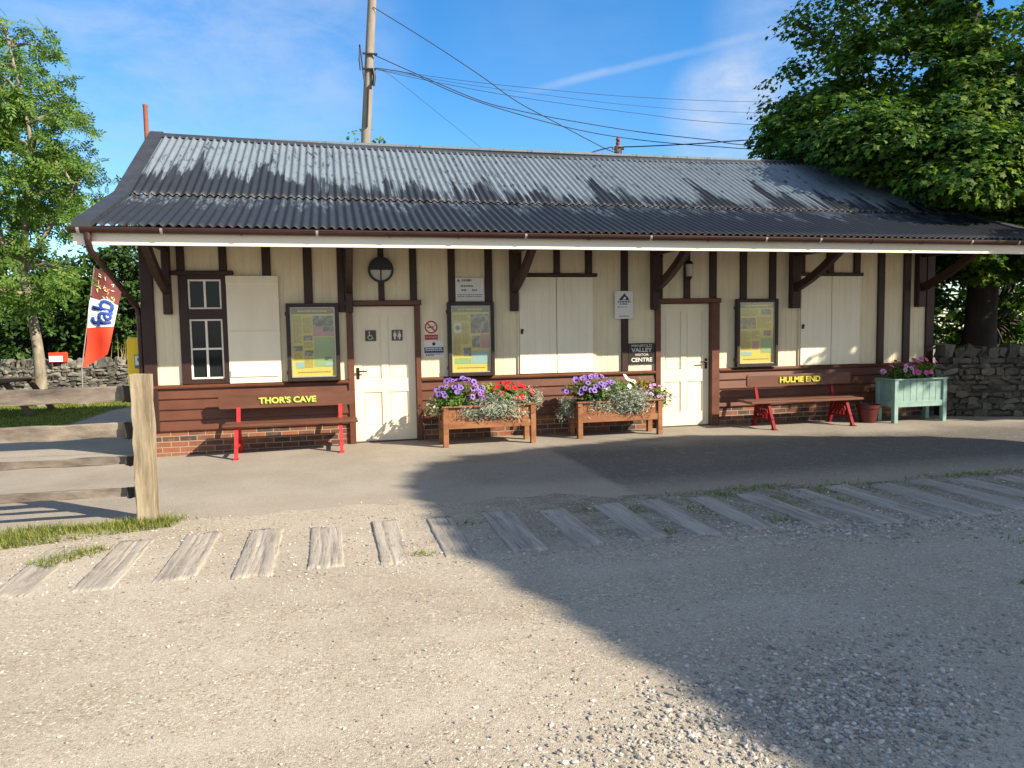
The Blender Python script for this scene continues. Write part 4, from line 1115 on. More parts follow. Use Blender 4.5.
# ------------------------------------------------------------------ planters and flowers
def planter(x0, x1, y0, y1, ztop, zbot, mat, label, lg, vertical, braces):
    t = thing('planter', label, 'planter', ((x0+x1)/2, (y0+y1)/2, 0))
    lw = .075
    for X in (x0, x1-lw):
        for Y in (y0, y1-lw):
            m = MB(); m.box(X, X+lw, Y, Y+lw, 0.0, ztop-.02, 0, .005); m.build('leg', mat, t)
    p = MB(); a, b = x0+lw, x1-lw
    def side_y(y, dy):
        if vertical:
            nb = max(6, int((b-a)/.115)); w = (b-a)/nb
            for k in range(nb): p.box(a+k*w+.002, a+(k+1)*w-.002, y, y+.022, zbot, ztop-.02, 0, .003)
        else:
            for k in range(3):
                h = (ztop-.02-zbot)/3; p.box(a, b, y, y+.022, zbot+k*h+.002, zbot+(k+1)*h-.002, 0, .003)
    side_y(y0+.03, 1); side_y(y1-.05, 1)
    nb = 4; w = (y1-y0-2*lw)/nb
    for X in (x0+.028, x1-.05):
        for k in range(nb): p.box(X, X+.022, y0+lw+k*w+.002, y0+lw+(k+1)*w-.002, zbot, ztop-.02, 0, .003)
    p.build('side_boards', mat, t)
    q = MB(); q.box(a, b, y0+.008, y0+.03, zbot-.02, zbot+.075, 0, .004); q.box(a, b, y1-.03, y1-.008, zbot-.02, zbot+.075, 0, .004)
    for X in (x0+.008, x1-.03): q.box(X, X+.02, y0+lw, y1-lw, zbot-.02, zbot+.075, 0, .003)
    q.build('bottom_rail', mat, t)
    q = MB(); q.box(x0-.012, x1+.012, y0-.012, y0+.06, ztop-.022, ztop, 0, .004); q.box(x0-.012, x1+.012, y1-.06, y1+.012, ztop-.022, ztop, 0, .004)
    q.box(x0-.012, x0+.06, y0+.06, y1-.06, ztop-.022, ztop-.001, 0, .003); q.box(x1-.06, x1+.012, y0+.06, y1-.06, ztop-.022, ztop-.001, 0, .003); q.build('top_rail', mat, t)
    q = MB(); q.box(x0+.05, x1-.05, y0+.052, y1-.052, ztop-.12, ztop-.06); q.build('soil', 'soil', t)
    if braces:
        q = MB(); c = (x0+x1)/2+.05; z = (zbot+ztop)/2-.01
        q.bar((c-.10, y0+.022, z+.07), (c+.02, y0+.022, z-.04), .014, .03); q.bar((c+.11, y0+.021, z+.06), (c+.02, y0+.021, z-.04), .014, .03); q.build('trim', 'rail_wood', t)
    return t
planter(3.875, 5.20, -.87, -.42, .575, .275, 'planter_wood', 'orange brown wooden planter beside the toilet door', 1, True, True)
planter(5.885, 7.225, -.70, -.25, .545, .255, 'planter_wood', 'orange brown wooden planter next to the second cream door', 1, True, False)
planter(11.20, 12.21, -.84, -.40, .72, .28, 'teal_paint', 'pale teal painted wooden planter near the building\'s right end', 1, True, False)
pt = thing('plastic_pot', 'dark red plastic flowerpot between the bench and teal planter', 'pot', (10.94, -.55, 0))
m = MB(); cx, cy = 10.94, -.55
m.tube([(cx, cy, 0), (cx, cy, .25)], [.125, .165], 20); m.tube([(cx, cy, .245), (cx, cy, .30)], [.182, .188], 20, caps=False); m.tube([(cx, cy, .30), (cx, cy, .27)], [.188, .172], 20, caps=False)
m.build('pot_body', 'pot_red', pt)
m = MB(); m.tube([(cx, cy, .262), (cx, cy, .268)], [.17, .165], 20); m.build('soil', 'soil', pt)

def bloom_mesh(name, P, Nn, S, petal, centre, parent, lobes=5):
    """open five-lobed trumpet flowers, dark throat"""
    T = [(0, 0, -.22)]; F = []; mi = []
    n = lobes*2
    for i in range(n):
        a = 2*math.pi*i/n; T.append((.22*math.cos(a), .22*math.sin(a), -.02))
    for i in range(n):
        a = 2*math.pi*i/n; r = .56 if i % 2 == 0 else .46
        T.append((r*math.cos(a), r*math.sin(a), .05 if i % 2 else .0))
    for i in range(n):
        j = (i+1) % n
        F.append([0, 1+i, 1+j, 0]); mi.append(1)
        F.append([1+i, 1+n+i, 1+n+j, 1+j]); mi.append(0)
    F = [f if len(set(f)) == 4 else [f[0], f[1], f[2], f[2]] for f in F]
    T2 = np.array(T); F3 = []; m3 = []
    for f, q in zip(F, mi):
        if f[2] == f[3]: F3.append(f[:3]); m3.append(q)
        else: F3 += [[f[0], f[1], f[2]], [f[0], f[2], f[3]]]; m3 += [q, q]
    key = 'flower_'+petal+centre
    if key not in MATS:
        me = bpy.data.meshes.new('flower'); me.from_pydata([tuple(v) for v in T2], [], F3)
        me.materials.append(MATS[petal]); me.materials.append(MATS[centre]); me.polygons.foreach_set('material_index', m3); MATS[key] = me
    Rm = frames(np.asarray(Nn, float), rng.uniform(0, 6.28, len(P)))
    for p, rm, sz in zip(P, Rm, S):
        o = bpy.data.objects.new('flower', MATS[key]); COL.objects.link(o)
        o.parent = parent; o.matrix_parent_inverse = PINV(parent)
        o.location = p; o.rotation_euler = Matrix(rm.tolist()).to_euler(); o.scale = (sz, sz, sz)
def plant(label, cat, c, r, leaf, n, lsize, name='bedding_plant', blooms=None, trail=0.0, leafT=(DIA_T, DIA_F), flatn=.5):
    """one plant: mound of leaves on stems, with its flowers"""
    t = thing(name, label, cat, (c[0], c[1], c[2]-r[2]*.6), 'flowers growing in the planters')
    nst = 26
    d = rand_dirs(nst); d[:, 2] = np.abs(d[:, 2])*.9-.15
    root = np.array([c[0], c[1], c[2]-r[2]*.8])
    tips = np.array(c)+d*np.array(r)*rng.uniform(.55, 1.0, (nst, 1))
    tips[:, 2] -= trail*np.clip(rng.random(nst), 0, 1)*(d[:, 2] < .3)
    st = MB()
    for k in range(nst):
        mid = root*.45+tips[k]*.55+np.array([0, 0, .05])
        st.tube([root, mid, tips[k]], [.006, .005, .002], 4, caps=False)
    st.build('stems', leaf, t, fixn=False)
    i = rng.integers(0, nst, n); u = rng.uniform(.35, 1.08, n)[:, None]
    mid = root*.45+tips*.55+np.array([0, 0, .05])
    P = (1-u)**2*root+2*u*(1-u)*mid[i]+u*u*tips[i]
    P = P+rng.normal(size=(n, 3))*np.array(r)*.16
    nr = (P-root)/np.array(r)+rng.normal(size=(n, 3))*.55+np.array([0, -.25, flatn])
    scatter_mesh('foliage', leafT[0], leafT[1], P, nr, lsize*rng.uniform(.6, 1.3, n), leaf, t)
    if blooms:
        for petal, centre, nb, sz, bias in blooms:
            d = rand_dirs(nb*3); d = d[(d[:, 2] > -.15) & (d[:, 1] < .55)][:nb]
            P = np.array(c)+d*np.array(r)*rng.uniform(.92, 1.12, (len(d), 1))
            nr = d*.7+np.array([0.15, -.9, .5])+rng.normal(size=(len(d), 3))*.25
            bloom_mesh('flowers', P, nr, sz*rng.uniform(.8, 1.15, len(d)), petal, centre, t)
    return t
NAR = ([(0, -.5, 0), (.09, 0, -.05), (0, .5, -.16), (-.09, 0, -.05)], DIA_F)
# planter by the toilet door
plant('pale buff dried plant at the left end of the toilet door planter', 'plant', (3.78, -.66, .56), (.19, .17, .16), 'buff_leaf', 700, .05, trail=.12)
plant('purple petunias with dark throats in the toilet door planter', 'plant', (4.14, -.68, .70), (.36, .25, .24), 'flower_leaf', 1900, .06, blooms=[('petal_violet', 'petal_dark', 44, .080, 0)], trail=.1)
plant('lime leaved plant behind the red flowers of the toilet door planter', 'plant', (4.56, -.55, .75), (.25, .15, .15), 'lime_leaf', 600, .06)
plant('red flowered bedding plants in the toilet door planter', 'plant', (4.80, -.64, .68), (.38, .20, .18), 'flower_leaf', 1900, .06, blooms=[('petal_red', 'petal_red', 24, .08, 0)])
plant('silver leaved plant trailing over the front of the toilet door planter', 'plant', (4.60, -.85, .57), (.62, .16, .24), 'silver_leaf', 3800, .060, trail=.14, leafT=NAR)
plant('silver leaved plant at the right end of the toilet door planter', 'plant', (5.20, -.64, .62), (.20, .20, .22), 'silver_leaf', 1000, .055, trail=.12, leafT=NAR)
# planter by the second door
plant('grey green trailing plant at the left end of the second door planter', 'plant', (5.78, -.48, .50), (.22, .20, .22), 'silver_leaf', 800, .045, trail=.22, leafT=NAR)
plant('purple petunias with dark throats in the second door planter', 'plant', (6.14, -.52, .70), (.38, .25, .22), 'flower_leaf', 1300, .06, blooms=[('petal_violet', 'petal_dark', 34, .080, 0)])
plant('white flowered leafy plant in the middle of the second door planter', 'plant', (6.62, -.46, .68), (.32, .24, .22), 'flower_leaf', 1300, .06, blooms=[('petal_white', 'petal_white', 6, .10, 0)])
plant('silver leaved plant trailing over the front of the second door planter', 'plant', (6.56, -.67, .55), (.60, .16, .27), 'silver_leaf', 3800, .058, trail=.18, leafT=NAR)
plant('bronze leaved plant at the back of the second door planter', 'plant', (6.98, -.40, .74), (.22, .14, .16), 'bronze_leaf', 600, .055)
plant('lilac trailing flowers spilling from the right end of the second door planter', 'plant', (7.22, -.46, .55), (.28, .20, .20), 'flower_leaf', 700, .05, blooms=[('petal_lilac', 'petal_violet', 26, .05, 0)], trail=.12)
# teal planter
plant('lilac pink petunias at the left of the teal planter', 'plant', (11.45, -.64, .79), (.28, .20, .15), 'flower_leaf', 800, .06, blooms=[('petal_lilac', 'petal_pink', 12, .085, 0)])
plant('bright pink petunias at the right of the teal planter', 'plant', (11.92, -.62, .84), (.30, .20, .20), 'flower_leaf', 900, .06, blooms=[('petal_pink', 'petal_pink', 17, .085, 0)], trail=.06)
plant('small red flowers at the back of the teal planter', 'plant', (11.52, -.50, .90), (.14, .12, .14), 'flower_leaf', 250, .045, blooms=[('petal_red', 'petal_red', 7, .06, 0)])
plant('silver leaved plant at the right end of the teal planter', 'plant', (12.24, -.60, .74), (.12, .14, .14), 'silver_leaf', 350, .045, trail=.1, leafT=NAR)

# ------------------------------------------------------------------ rail fence
fc = thing('rail_fence', 'weathered wooden rail fence ending in a thick square post', 'fence', (.81, -3.97, 0))
def rough_bar(x0, x1, y0, y1, z0, z1, nseg, seed, axis):
    rs = np.random.default_rng(seed); mb = MB(); V = []; F = []
    cs = [(0.06, 0), (.94, 0), (1, .08), (1, .92), (.94, 1), (.06, 1), (0, .92), (0, .08)]
    n = len(cs)
    for i in range(nseg+1):
        t = i/nseg
        for (u, v) in cs:
            j1, j2 = rs.normal()*.0035, rs.normal()*.0035
            if axis == 'z': V.append((x0+(x1-x0)*u+j1, y0+(y1-y0)*v+j2, z0+(z1-z0)*t + (rs.normal()*.006 if i == nseg else 0)))
            else: V.append((x0+(x1-x0)*t, y0+(y1-y0)*u+j1, z0+(z1-z0)*v+j2+.006*math.sin(t*9+seed)))
    for i in range(nseg):
        for k in range(n): F.append((i*n+k, i*n+(k+1) % n, (i+1)*n+(k+1) % n, (i+1)*n+k))
    F += [tuple(range(n))[::-1], tuple(nseg*n+k for k in range(n))]
    mb.add(V, F); return mb
rough_bar(.735, .893, -4.05, -3.89, -.1, 1.285, 12, 3, 'z').build('post', 'post_wood', fc)
rough_bar(-1.9, -1.74, -4.02, -3.87, -.1, 1.27, 12, 5, 'z').build('post', 'post_wood', fc)
rough_bar(-4.5, -4.34, -4.02, -3.87, -.1, 1.27, 12, 6, 'z').build('post', 'post_wood', fc)
for k, (z0, z1) in enumerate(((1.055, 1.185), (.735, .865), (.500, .565), (.215, .290))):
    rough_bar(-4.6, .70 if k else .715, -3.925, -3.885, z0, z1, 40, 10+k, 'x').build('rail', 'rail_wood', fc)
    rough_bar(.655, .737, -3.985, -3.925, z0-.004, z1+.006, 4, 30+k, 'x').build('rail_end_shade', 'bark_dark', fc)  # added dark blocks, standing in for shade on the rails beside the post

# yellow cabinet on the building's end
yc = thing('yellow_cabinet', 'bright yellow rounded wall cabinet with a teal badge behind the post', 'cabinet', (-.2, .1, .9))
m = MB(); prof = []
x0, x1, z0, z1, rr = -.30, -.075, .88, 1.595, .05
poly = []
for cx, cz, a in ((x1-rr, z1-rr, 0), (x0+rr, z1-rr, 90), (x0+rr, z0+rr, 180), (x1-rr, z0+rr, 270)):
    for k in range(5): poly.append((cx+rr*math.cos(R(a+22.5*k)), cz+rr*math.sin(R(a+22.5*k))))
m.prism(poly, 1, .10, .32); m.build('cabinet_body', 'yellow_plastic', yc, bev=.02)
m = MB(); m.box(-.205, -.085, .096, .1, 1.17, 1.36); m.build('badge', 'badge_teal', yc)
m = MB(); m.box(-.195, -.095, .093, .096, 1.215, 1.345); m.build('badge_panel', 'sign_white', yc)
m = MB(); m.disc((-.145, .093, 1.29), .028, t=.002, n=14); m.build('badge_emblem', 'badge_teal', yc)
m = MB(); m.box(-.09, -.041, .15, .27, .95, 1.5); m.build('mounting_plate', 'galv_steel', yc)

# ------------------------------------------------------------------ banner
bn = thing('banner_flag', 'tall red white and chocolate ice lolly banner reading fab', 'banner', (-3.2, 8.0, 0))
def banner():
    bl, br, tr, tl = [np.array([2.4386+(x-2.4386)*1.188, 8.0, 1.625+(z-1.625)*1.188]) for x, z in ((-2.32, 1.0), (-1.85, 1.26), (-1.52, 2.62), (-2.0, 2.95))]
    nu, nv = 10, 30; V = []
    for j in range(nv+1):
        v = j/nv
        for i in range(nu+1):
            u = i/nu
            p = (bl*(1-v)+tl*v)*(1-u)+(br*(1-v)+tr*v)*u
            y = .05*math.sin(u*5+v*3)*(.4+u)+.03*math.sin(v*9+u*2)
            V.append((p[0]+(0.02*math.sin(v*7)), p[1]+y, p[2]))
    def at(u, v, off):
        p = (bl*(1-v)+tl*v)*(1-u)+(br*(1-v)+tr*v)*u
        y = .05*math.sin(u*5+v*3)*(.4+u)+.03*math.sin(v*9+u*2)
        return (p[0]+.02*math.sin(v*7), p[1]+y-off, p[2])
    def strip(name, v0, v1, mat):
        m = MB(); a, b = int(round(v0*nv)), int(round(v1*nv))
        F = [(j*(nu+1)+i, j*(nu+1)+i+1, (j+1)*(nu+1)+i+1, (j+1)*(nu+1)+i) for j in range(a, b) for i in range(nu)]
        off = len(V); VV = V+[(x, y+.004, z) for x, y, z in V]
        F += [tuple(off+k for k in f[::-1]) for f in F]
        used = sorted({k for f in F for k in f}); mp = {k: q for q, k in enumerate(used)}
        m.add([VV[k] for k in used], [tuple(mp[k] for k in f) for f in F], 0, True)
        return m.build(name, mat, bn, fixn=False)
    strip('red_cloth', 0, .40, 'banner_red'); w = strip('white_cloth', .40, .70, 'banner_white'); ch = strip('chocolate_cloth', .70, 1.0, 'banner_choc')
    # lettering: glyphs laid over the cloth, reading upwards
    def letters(name, grow, mat, off):
        cu = bpy.data.curves.new('t', 'FONT'); cu.body = 'fab'; cu.size = 1.0; cu.offset = grow; cu.align_x = 'CENTER'; cu.align_y = 'CENTER'; cu.resolution_u = 3; cu.space_character = .86
        to = bpy.data.objects.new('t', cu); COL.objects.link(to)
        dg = bpy.context.evaluated_depsgraph_get(); dg.update()
        me = bpy.data.meshes.new_from_object(to.evaluated_get(dg)); bpy.data.objects.remove(to); bpy.data.curves.remove(cu)
        co = np.array([p.co[:] for p in me.vertices]); lo, hi = co.min(0), co.max(0)
        bm = bmesh.new(); bm.from_mesh(me); bmesh.ops.subdivide_edges(bm, edges=bm.edges[:], cuts=1); 
        c = (-.02, .03); W = 1.42
        for p in bm.verts:
            v = .575+p.co.x/W*.43; u = .56-(p.co.y-.0)*1.05
            p.co = Vector(at(u, v, off))
        r = bmesh.ops.extrude_face_region(bm, geom=bm.faces[:])
        bmesh.ops.translate(bm, verts=[g for g in r['geom'] if isinstance(g, bmesh.types.BMVert)], vec=(0, -.004, 0))
        bmesh.ops.recalc_face_normals(bm, faces=bm.faces)
        bm.to_mesh(me); bm.free(); me.materials.clear(); me.materials.append(MATS[mat])
        o = bpy.data.objects.new(name, me); COL.objects.link(o); o.parent = w; o.matrix_parent_inverse = PINV(w)
    letters('lettering_outline', .055, 'banner_white', .006); letters('lettering', .02, 'banner_blue', .014)
    for mat in ('sprinkle_green', 'sprinkle_orange', 'sprinkle_white'):
        for k in range(9):
            m = MB()
            u, v = random.uniform(.1, .9), random.uniform(.73, .97); a = random.uniform(0, math.pi); l = .05
            m.tube([at(u-l*math.cos(a), v-l*.4*math.sin(a), .008), at(u+l*math.cos(a), v+l*.4*math.sin(a), .008)], .011, 5)
            m.build('sprinkle', mat, ch)
    m = MB(); m.tube([(bl[0]-.03, 8.02, -.05), (bl[0]-.012, 8.02, bl[2]), (tl[0]-.01, 8.02, tl[2]+.03)], [.014, .013, .008], 6); m.build('pole', 'galv_steel', bn)
banner()
rs_ = thing('small_sign', 'small red and white sign on top of the left stone wall', 'sign', (-4.7, 10.9, .9))
m = MB(); m.box(-4.86, -4.40, 10.86, 10.89, .94, 1.20, 0, .01); m.build('sign_board', 'banner_red', rs_)
m = MB(); m.box(-4.84, -4.52, 10.85, 10.86, .96, 1.11); m.build('white_panel', 'banner_white', rs_)
m = MB(); m.box(-4.80, -4.78, 10.89, 10.93, .5, 1.1); m.box(-4.46, -4.44, 10.89, 10.93, .5, 1.1); m.build('sign_stake', 'picnic_wood', rs_)

# picnic table
pc = thing('picnic_table', 'dark wooden picnic table on the lawn behind the fence', 'table', (-4.35, 6.7, 0))
m = MB()
for k in range(5): m.box(-4.72+.15*k, -4.585+.15*k, 5.9, 7.6, .70, .735, 0, .005)
m.build('tabletop', 'picnic_wood', pc)
for xa in (-5.15, -3.87):
    m = MB()
    for k in range(2): m.box(xa+.14*k, xa+.13+.14*k, 5.9, 7.6, .42, .455, 0, .005)
    m.build('seat', 'picnic_wood', pc)
for y in (6.15, 7.35):
    for sg in (-1, 1):
        m = MB(); m.bar((-4.36+sg*.26, y, .70), (-4.36+sg*.70, y, .012), .045, .11, upv=(1, 0, 0)); m.build('leg', 'picnic_wood', pc)
    m = MB(); m.bar((-5.15, y+.05, .40), (-3.57, y+.05, .40), .045, .09); m.bar((-4.68, y+.05, .675), (-4.04, y+.05, .675), .045, .06); m.build('cross_beam', 'picnic_wood', pc)

# ------------------------------------------------------------------ dry stone walls
def stone_wall(a, b, h, thick, label, seed, cope=True, mat='wall_stone'):
    rs = np.random.default_rng(seed)
    a = np.array(a, float); b = np.array(b, float); ln = np.linalg.norm(b-a); u = (b-a)/ln; nrm = np.array([-u[1], u[0]])
    if nrm[1] > 0: nrm = -nrm                     # faces the yard
    bm = bmesh.new(); bmesh.ops.create_cube(bm, size=1.0); bmesh.ops.subdivide_edges(bm, edges=bm.edges[:], cuts=1, use_grid_fill=True)
    T = np.array([p.co[:] for p in bm.verts]); TF = [[q.index for q in f.verts] for f in bm.faces]; bm.free()
    nn = np.linalg.norm(T, axis=1, keepdims=True); T = T*(1-.14*(nn-.5)/.37)
    mb = MB()
    def stone(s, z, w, hh, d, off):
        V = T*np.array([w, d, hh])*(1+rs.uniform(-.20, .16, (len(T), 1)))+rs.normal(size=T.shape)*.009
        tl = rs.normal()*.13; c, s_ = math.cos(tl), math.sin(tl)
        X = V[:, 0]*c-V[:, 2]*s_; Z = V[:, 0]*s_+V[:, 2]*c
        P = a+u*s
        XY = P[None]+u[None]*X[:, None]+nrm[None]*(V[:, 1]+off)[:, None]
        g = float(gz(P[0], P[1]))
        mb.add(np.column_stack([XY, Z+z+g]), TF, 0, False)
    z = 0.0
    while z < h-.13:
        hh = rs.uniform(.07, .13); s = rs.uniform(-.2, 0)
        while s < ln:
            w = rs.uniform(.09, .30)*rs.uniform(.7, 1.2); h2 = hh*rs.uniform(.6, 1.35)
            stone(s+w/2, z+hh/2, w*1.02, h2, .22, thick/2-.10+rs.uniform(-.05, .03)); s += w*.98
        z += hh*.96
    s = 0
    while s < ln:
        w = rs.uniform(.09, .24) if cope else rs.uniform(.25, .5); hh = rs.uniform(.15, .26)
        stone(s+w/2, z+hh*.42, w, hh, thick*rs.uniform(.85, 1.05), 0); s += w*.97
    t = thing('dry_stone_wall', label, 'wall', (a[0], a[1], 0))
    mb.build('stonework', mat, t, fixn=False)
    c = MB(); P0, P1 = a-nrm*.0, b-nrm*.0
    q = thick/2-.08
    c.add([(*(p+nrm*k), zz) for zz in (-.1, z-.02) for p, k in ((P0, q), (P1, q), (P1, -q), (P0, -q))], [(0, 1, 2, 3), (4, 5, 6, 7), (0, 1, 5, 4), (1, 2, 6, 5), (2, 3, 7, 6), (3, 0, 4, 7)])
    c.build('wall_core', 'stone_core', t)
stone_wall((-14, 11.6), (0.5, 10.9), .98, .5, 'grey dry stone wall beyond the lawn', 3)
stone_wall((12.72, -.12), (18.5, -2.6), 1.12, .5, 'shaded dry stone wall at the right end of the building', 5, mat='mossy_shaded_stone')
P = rng.normal([-2.0, 10.95], [.5, .1], (150, 2)); 
tag(blades('dry_grass', np.column_stack([P, np.full(150, .98)]), .55, .02, 'straw', .5), 'dry straw coloured grass tops over the left stone wall', 'grass', kind='stuff')

# ------------------------------------------------------------------ utility poles and wires
up_ = thing('utility_pole', 'tall leaning wooden utility pole rising behind the roof ridge', 'pole', (2.92, 8, 0))
m = MB(); m.tube([(2.92, 8, -.3), (3.39, 8, 6.33), (3.72, 8, 10.8)], [.135, .118, .100], 12); m.build('shaft', 'utility_wood', up_)
m = MB()
m.tube([(3.40, 7.88, 7.6), (3.30, 7.86, 8.55), (3.28, 7.86, 8.2), (3.30, 7.86, 7.95)], .018, 6); m.tube([(3.60, 7.86, 8.0), (3.63, 7.84, 7.8), (3.60, 7.85, 7.6)], .04, 7)
m.tube([(3.42, 7.855, 6.6), (3.49, 7.855, 7.6)], .02, 6); m.box(3.36, 3.72, 7.84, 7.88, 8.33, 8.37); m.box(3.36, 3.68, 7.84, 7.88, 7.97, 8.01); m.build('fittings', 'black_iron', up_)
sp = thing('short_pole', 'short pole top with insulator poking above the roof ridge', 'pole', (10.01, 8, 0))
m = MB(); m.tube([(10.01, 8, -.2), (10.01, 8, 6.45)], [.12, .10], 10); m.build('shaft', 'utility_wood', sp)
m = MB(); m.tube([(10.01, 8, 6.45), (10.01, 8, 6.52), (10.01, 8, 6.56), (10.01, 8, 6.62), (10.01, 8, 6.70)], [.04, .07, .045, .065, .03], 8); m.box(9.85, 10.17, 7.97, 8.03, 6.36, 6.42); m.build('insulator', 'terracotta', sp)
def on_plane(u, v, y):
    d = fw+RX*(u-512)/FPX-UP*(v-384)/FPX
    return C0+d*(y-C0[1])/d[1]
W_LBL = ['steep overhead wire from the pole top down to the short pole', 'thick overhead wire sagging from the pole, uppermost of the thick pair', 'thick overhead wire sagging from the pole, lower of the thick pair',
         'thin overhead wire, topmost of the thin wires running right', 'thin overhead wire, middle of the thin wires running right', 'thin overhead wire, lowest of the thin wires running right', 'thin slack service wire dropping from the pole to the ridge', 'black cable from the short pole into the right tree', 'short black cable left of the short pole']
W_PX = [[(373, 7), (428, 41), (481, 76), (516, 101), (551, 120), (604, 148), (618, 153)], [(374, 55), (428, 79), (481, 101), (516, 110), (563, 119.5), (640, 132), (710, 140), (782, 147), (1100, 158)],
        [(375, 68), (413, 74.7), (457, 93.8), (504, 110), (574, 129), (640, 140), (720, 147), (800, 151), (1100, 160)],
        [(375, 68), (463, 80.6), (545, 89.4), (640, 97.3), (773, 102), (1100, 104)], [(376, 69), (457, 83), (545, 95), (640, 106), (760, 113), (1100, 122)], [(376, 69), (420, 79), (516, 96.7), (640, 113.7), (757, 125), (1100, 140)],
        [(378, 70), (390, 75), (428, 105), (480, 147), (500, 165)], [(618, 147), (640, 146.5), (700, 143.5), (782, 138), (1100, 120)], [(612, 147), (596, 151), (575, 158), (560, 163)]]
W_R = [.022, .022, .022, .011, .009, .012, .009, .030, .030]
def catm(p, n=5):
    p = [np.array(q) for q in p]; out = []
    for i in range(len(p)-1):
        a = p[max(i-1, 0)]; b = p[i]; c = p[i+1]; d = p[min(i+2, len(p)-1)]
        for k in range(n):
            t = k/n
            out.append(.5*((2*b)+(-a+c)*t+(2*a-5*b+4*c-d)*t*t+(-a+3*b-3*c+d)*t**3))
    out.append(p[-1]); return out
for lb, px, rr in zip(W_LBL, W_PX, W_R):
    m = MB(); m.tube(catm([on_plane(u, v, 8.0-.12*(rr > .02)) for u, v in px]), rr*.52, 5)
    tag(m.build('overhead_wire', 'black_wire', fixn=False), lb, 'wire', 'overhead wires behind the station roof')

# ------------------------------------------------------------------ trees
def project(P):
    d = P-C0; zz = d@fw
    return 512+FPX*(d@RX)/zz, 384-FPX*(d@UP)/zz, zz
def roof_z(y): return np.where(y < .19, 2.905+(y+1.6)*.358, np.where(y < 2.53, 3.545+(y-.19)*.592, 4.93-(y-2.53)*.80))
def keep_syc(P):
    u, v, zz = project(P)
    inb = (P[:, 0] < 13.75) & (P[:, 1] > -1.8) & (P[:, 1] < 6.6)
    bad = inb & (P[:, 2] < roof_z(P[:, 1])+.22)
    front = (P[:, 1] < -1.2) & (zz > .5) & (u < 1110)
    low = (P[:, 2] < 1.9)
    # the crown's lower skirt rises over the roof towards the ridge
    return ~bad & ~front & ~low
t = thing('sycamore_tree', 'big leafy green tree overhanging the right end of the roof', 'tree', (15.25, 1.7, 0))
m = MB(); tp = [(15.35, 1.7, -.3), (15.38, 1.7, .4), (15.45, 1.7, 1.6), (15.55, 1.75, 3.0), (15.6, 1.8, 4.8), (15.6, 1.9, 7.0)]
m.tube(tp, [.50, .38, .29, .27, .22, .12], 14)
SE = [(12.85, 2.9, 5.65, 1.40, 1.4, .70), (13.9, 2.6, 6.6, 1.2, 1.4, 1.0), (15.5, 2.4, 8.6, 1.5, 1.9, 1.7), (14.3, 1.6, 5.3, 1.7, 1.6, 1.3), (15.6, 1.0, 5.4, 2.2, 2.0, 2.0), (16.3, 1.6, 7.2, 2.4, 2.5, 2.3),
      (17.5, 2.0, 9.0, 2.8, 2.8, 2.6), (18.0, 0.5, 6.0, 2.6, 2.8, 2.8), (13.6, 3.8, 5.6, 1.8, 1.6, 1.2), (15.5, 4.5, 7.0, 2.8, 2.2, 2.8), (15.0, .8, 3.9, 1.4, 1.2, .7), (16.6, 2.6, 3.4, 1.8, 1.6, .9),
      (12.5, 1.2, 4.75, 1.1, 1.2, .65), (13.3, .1, 4.3, 1.0, 1.1, .6), (12.3, 2.0, 4.95, .9, 1.0, .6), (13.9, -.5, 4.2, 1.0, .9, .6), (14.0, .8, 4.8, 1.3, 1.3, .9)]
LOW = [(14.7, .7, 3.0, 1.3, .8, .7), (16.3, .5, 2.75, 1.1, .7, .7), (13.9, 1.2, 3.0, .8, .8, .6)]
for e in SE[:10]:
    s0 = np.array(tp[3 if e[2] < 6 else 4]); limb(m, s0, (np.array(e[:3])*.92+s0*.08), .16, .035, .25, 7)
m.build('trunk', 'bark_dark', t)
P, D = clump_points(SE, 1150, keep_syc)
P2, D2 = clump_points(SE[-5:]+[(13.0, .6, 4.55, .9, 1.0, .5), (12.9, -.5, 3.85, .8, .7, .35)], 420, keep_syc)
P3, D3 = clump_points(LOW, 130, keep_syc)
P = np.vstack([P, P2, P3]); D = np.vstack([D, D2, D3])
pos, nr, sz = leaves_from_clumps(P, D, 74, .47, .16, .85, .9, .45)
k = keep_syc(pos); pos, nr, sz = pos[k], nr[k], sz[k]
scatter_mesh('crown', SYC_T, SYC_F, pos, nr, sz, 'sycamore_leaf', t)
# its boughs reach forward over the lane on the right
t2 = thing('roadside_tree', 'leafy tree right of the yard that dapples the station\'s right end', 'tree', (19.0, -5.2, 0))
m = MB(); m.tube([(19.0, -5.2, -.2), (19.0, -5.15, 1.5), (18.6, -5.0, 3.5), (18.2, -4.8, 5.5)], [.28, .22, .17, .06], 10)
dap = [(9.3, .5), (9.9, .1), (11.0, -.1), (11.7, -.3), (12.3, -.65), (13.0, -.95), (14.5, -1.35), (16.5, -.6), (16.5, 3.0), (11, 2.6), (9.0, 1.9), (8.8, 1.2)]
Q = sample_poly(dap, 900); zc = rng.uniform(4.6, 6.6, len(Q))
P = np.column_stack([Q[:, 0]+KX*zc, Q[:, 1]-KY*zc, zc]); D = rand_dirs(len(P)); D[:, 2] = np.abs(D[:, 2])
for q in P[::35]: limb(m, (18.5, -4.95, 3.8), q, .07, .015, .2, 5)
m.build('trunk', 'bark_dark', t2)
pos, nr, sz = leaves_from_clumps(P, D, 20, .26, .17, .6, .6, .5)
u, v, zz = project(pos); k = (u > 1075) | (zz < .3); pos, nr, sz = pos[k], nr[k], sz[k]
scatter_mesh('crown', SYC_T, SYC_F, pos, nr, sz, 'sycamore_leaf', t2)
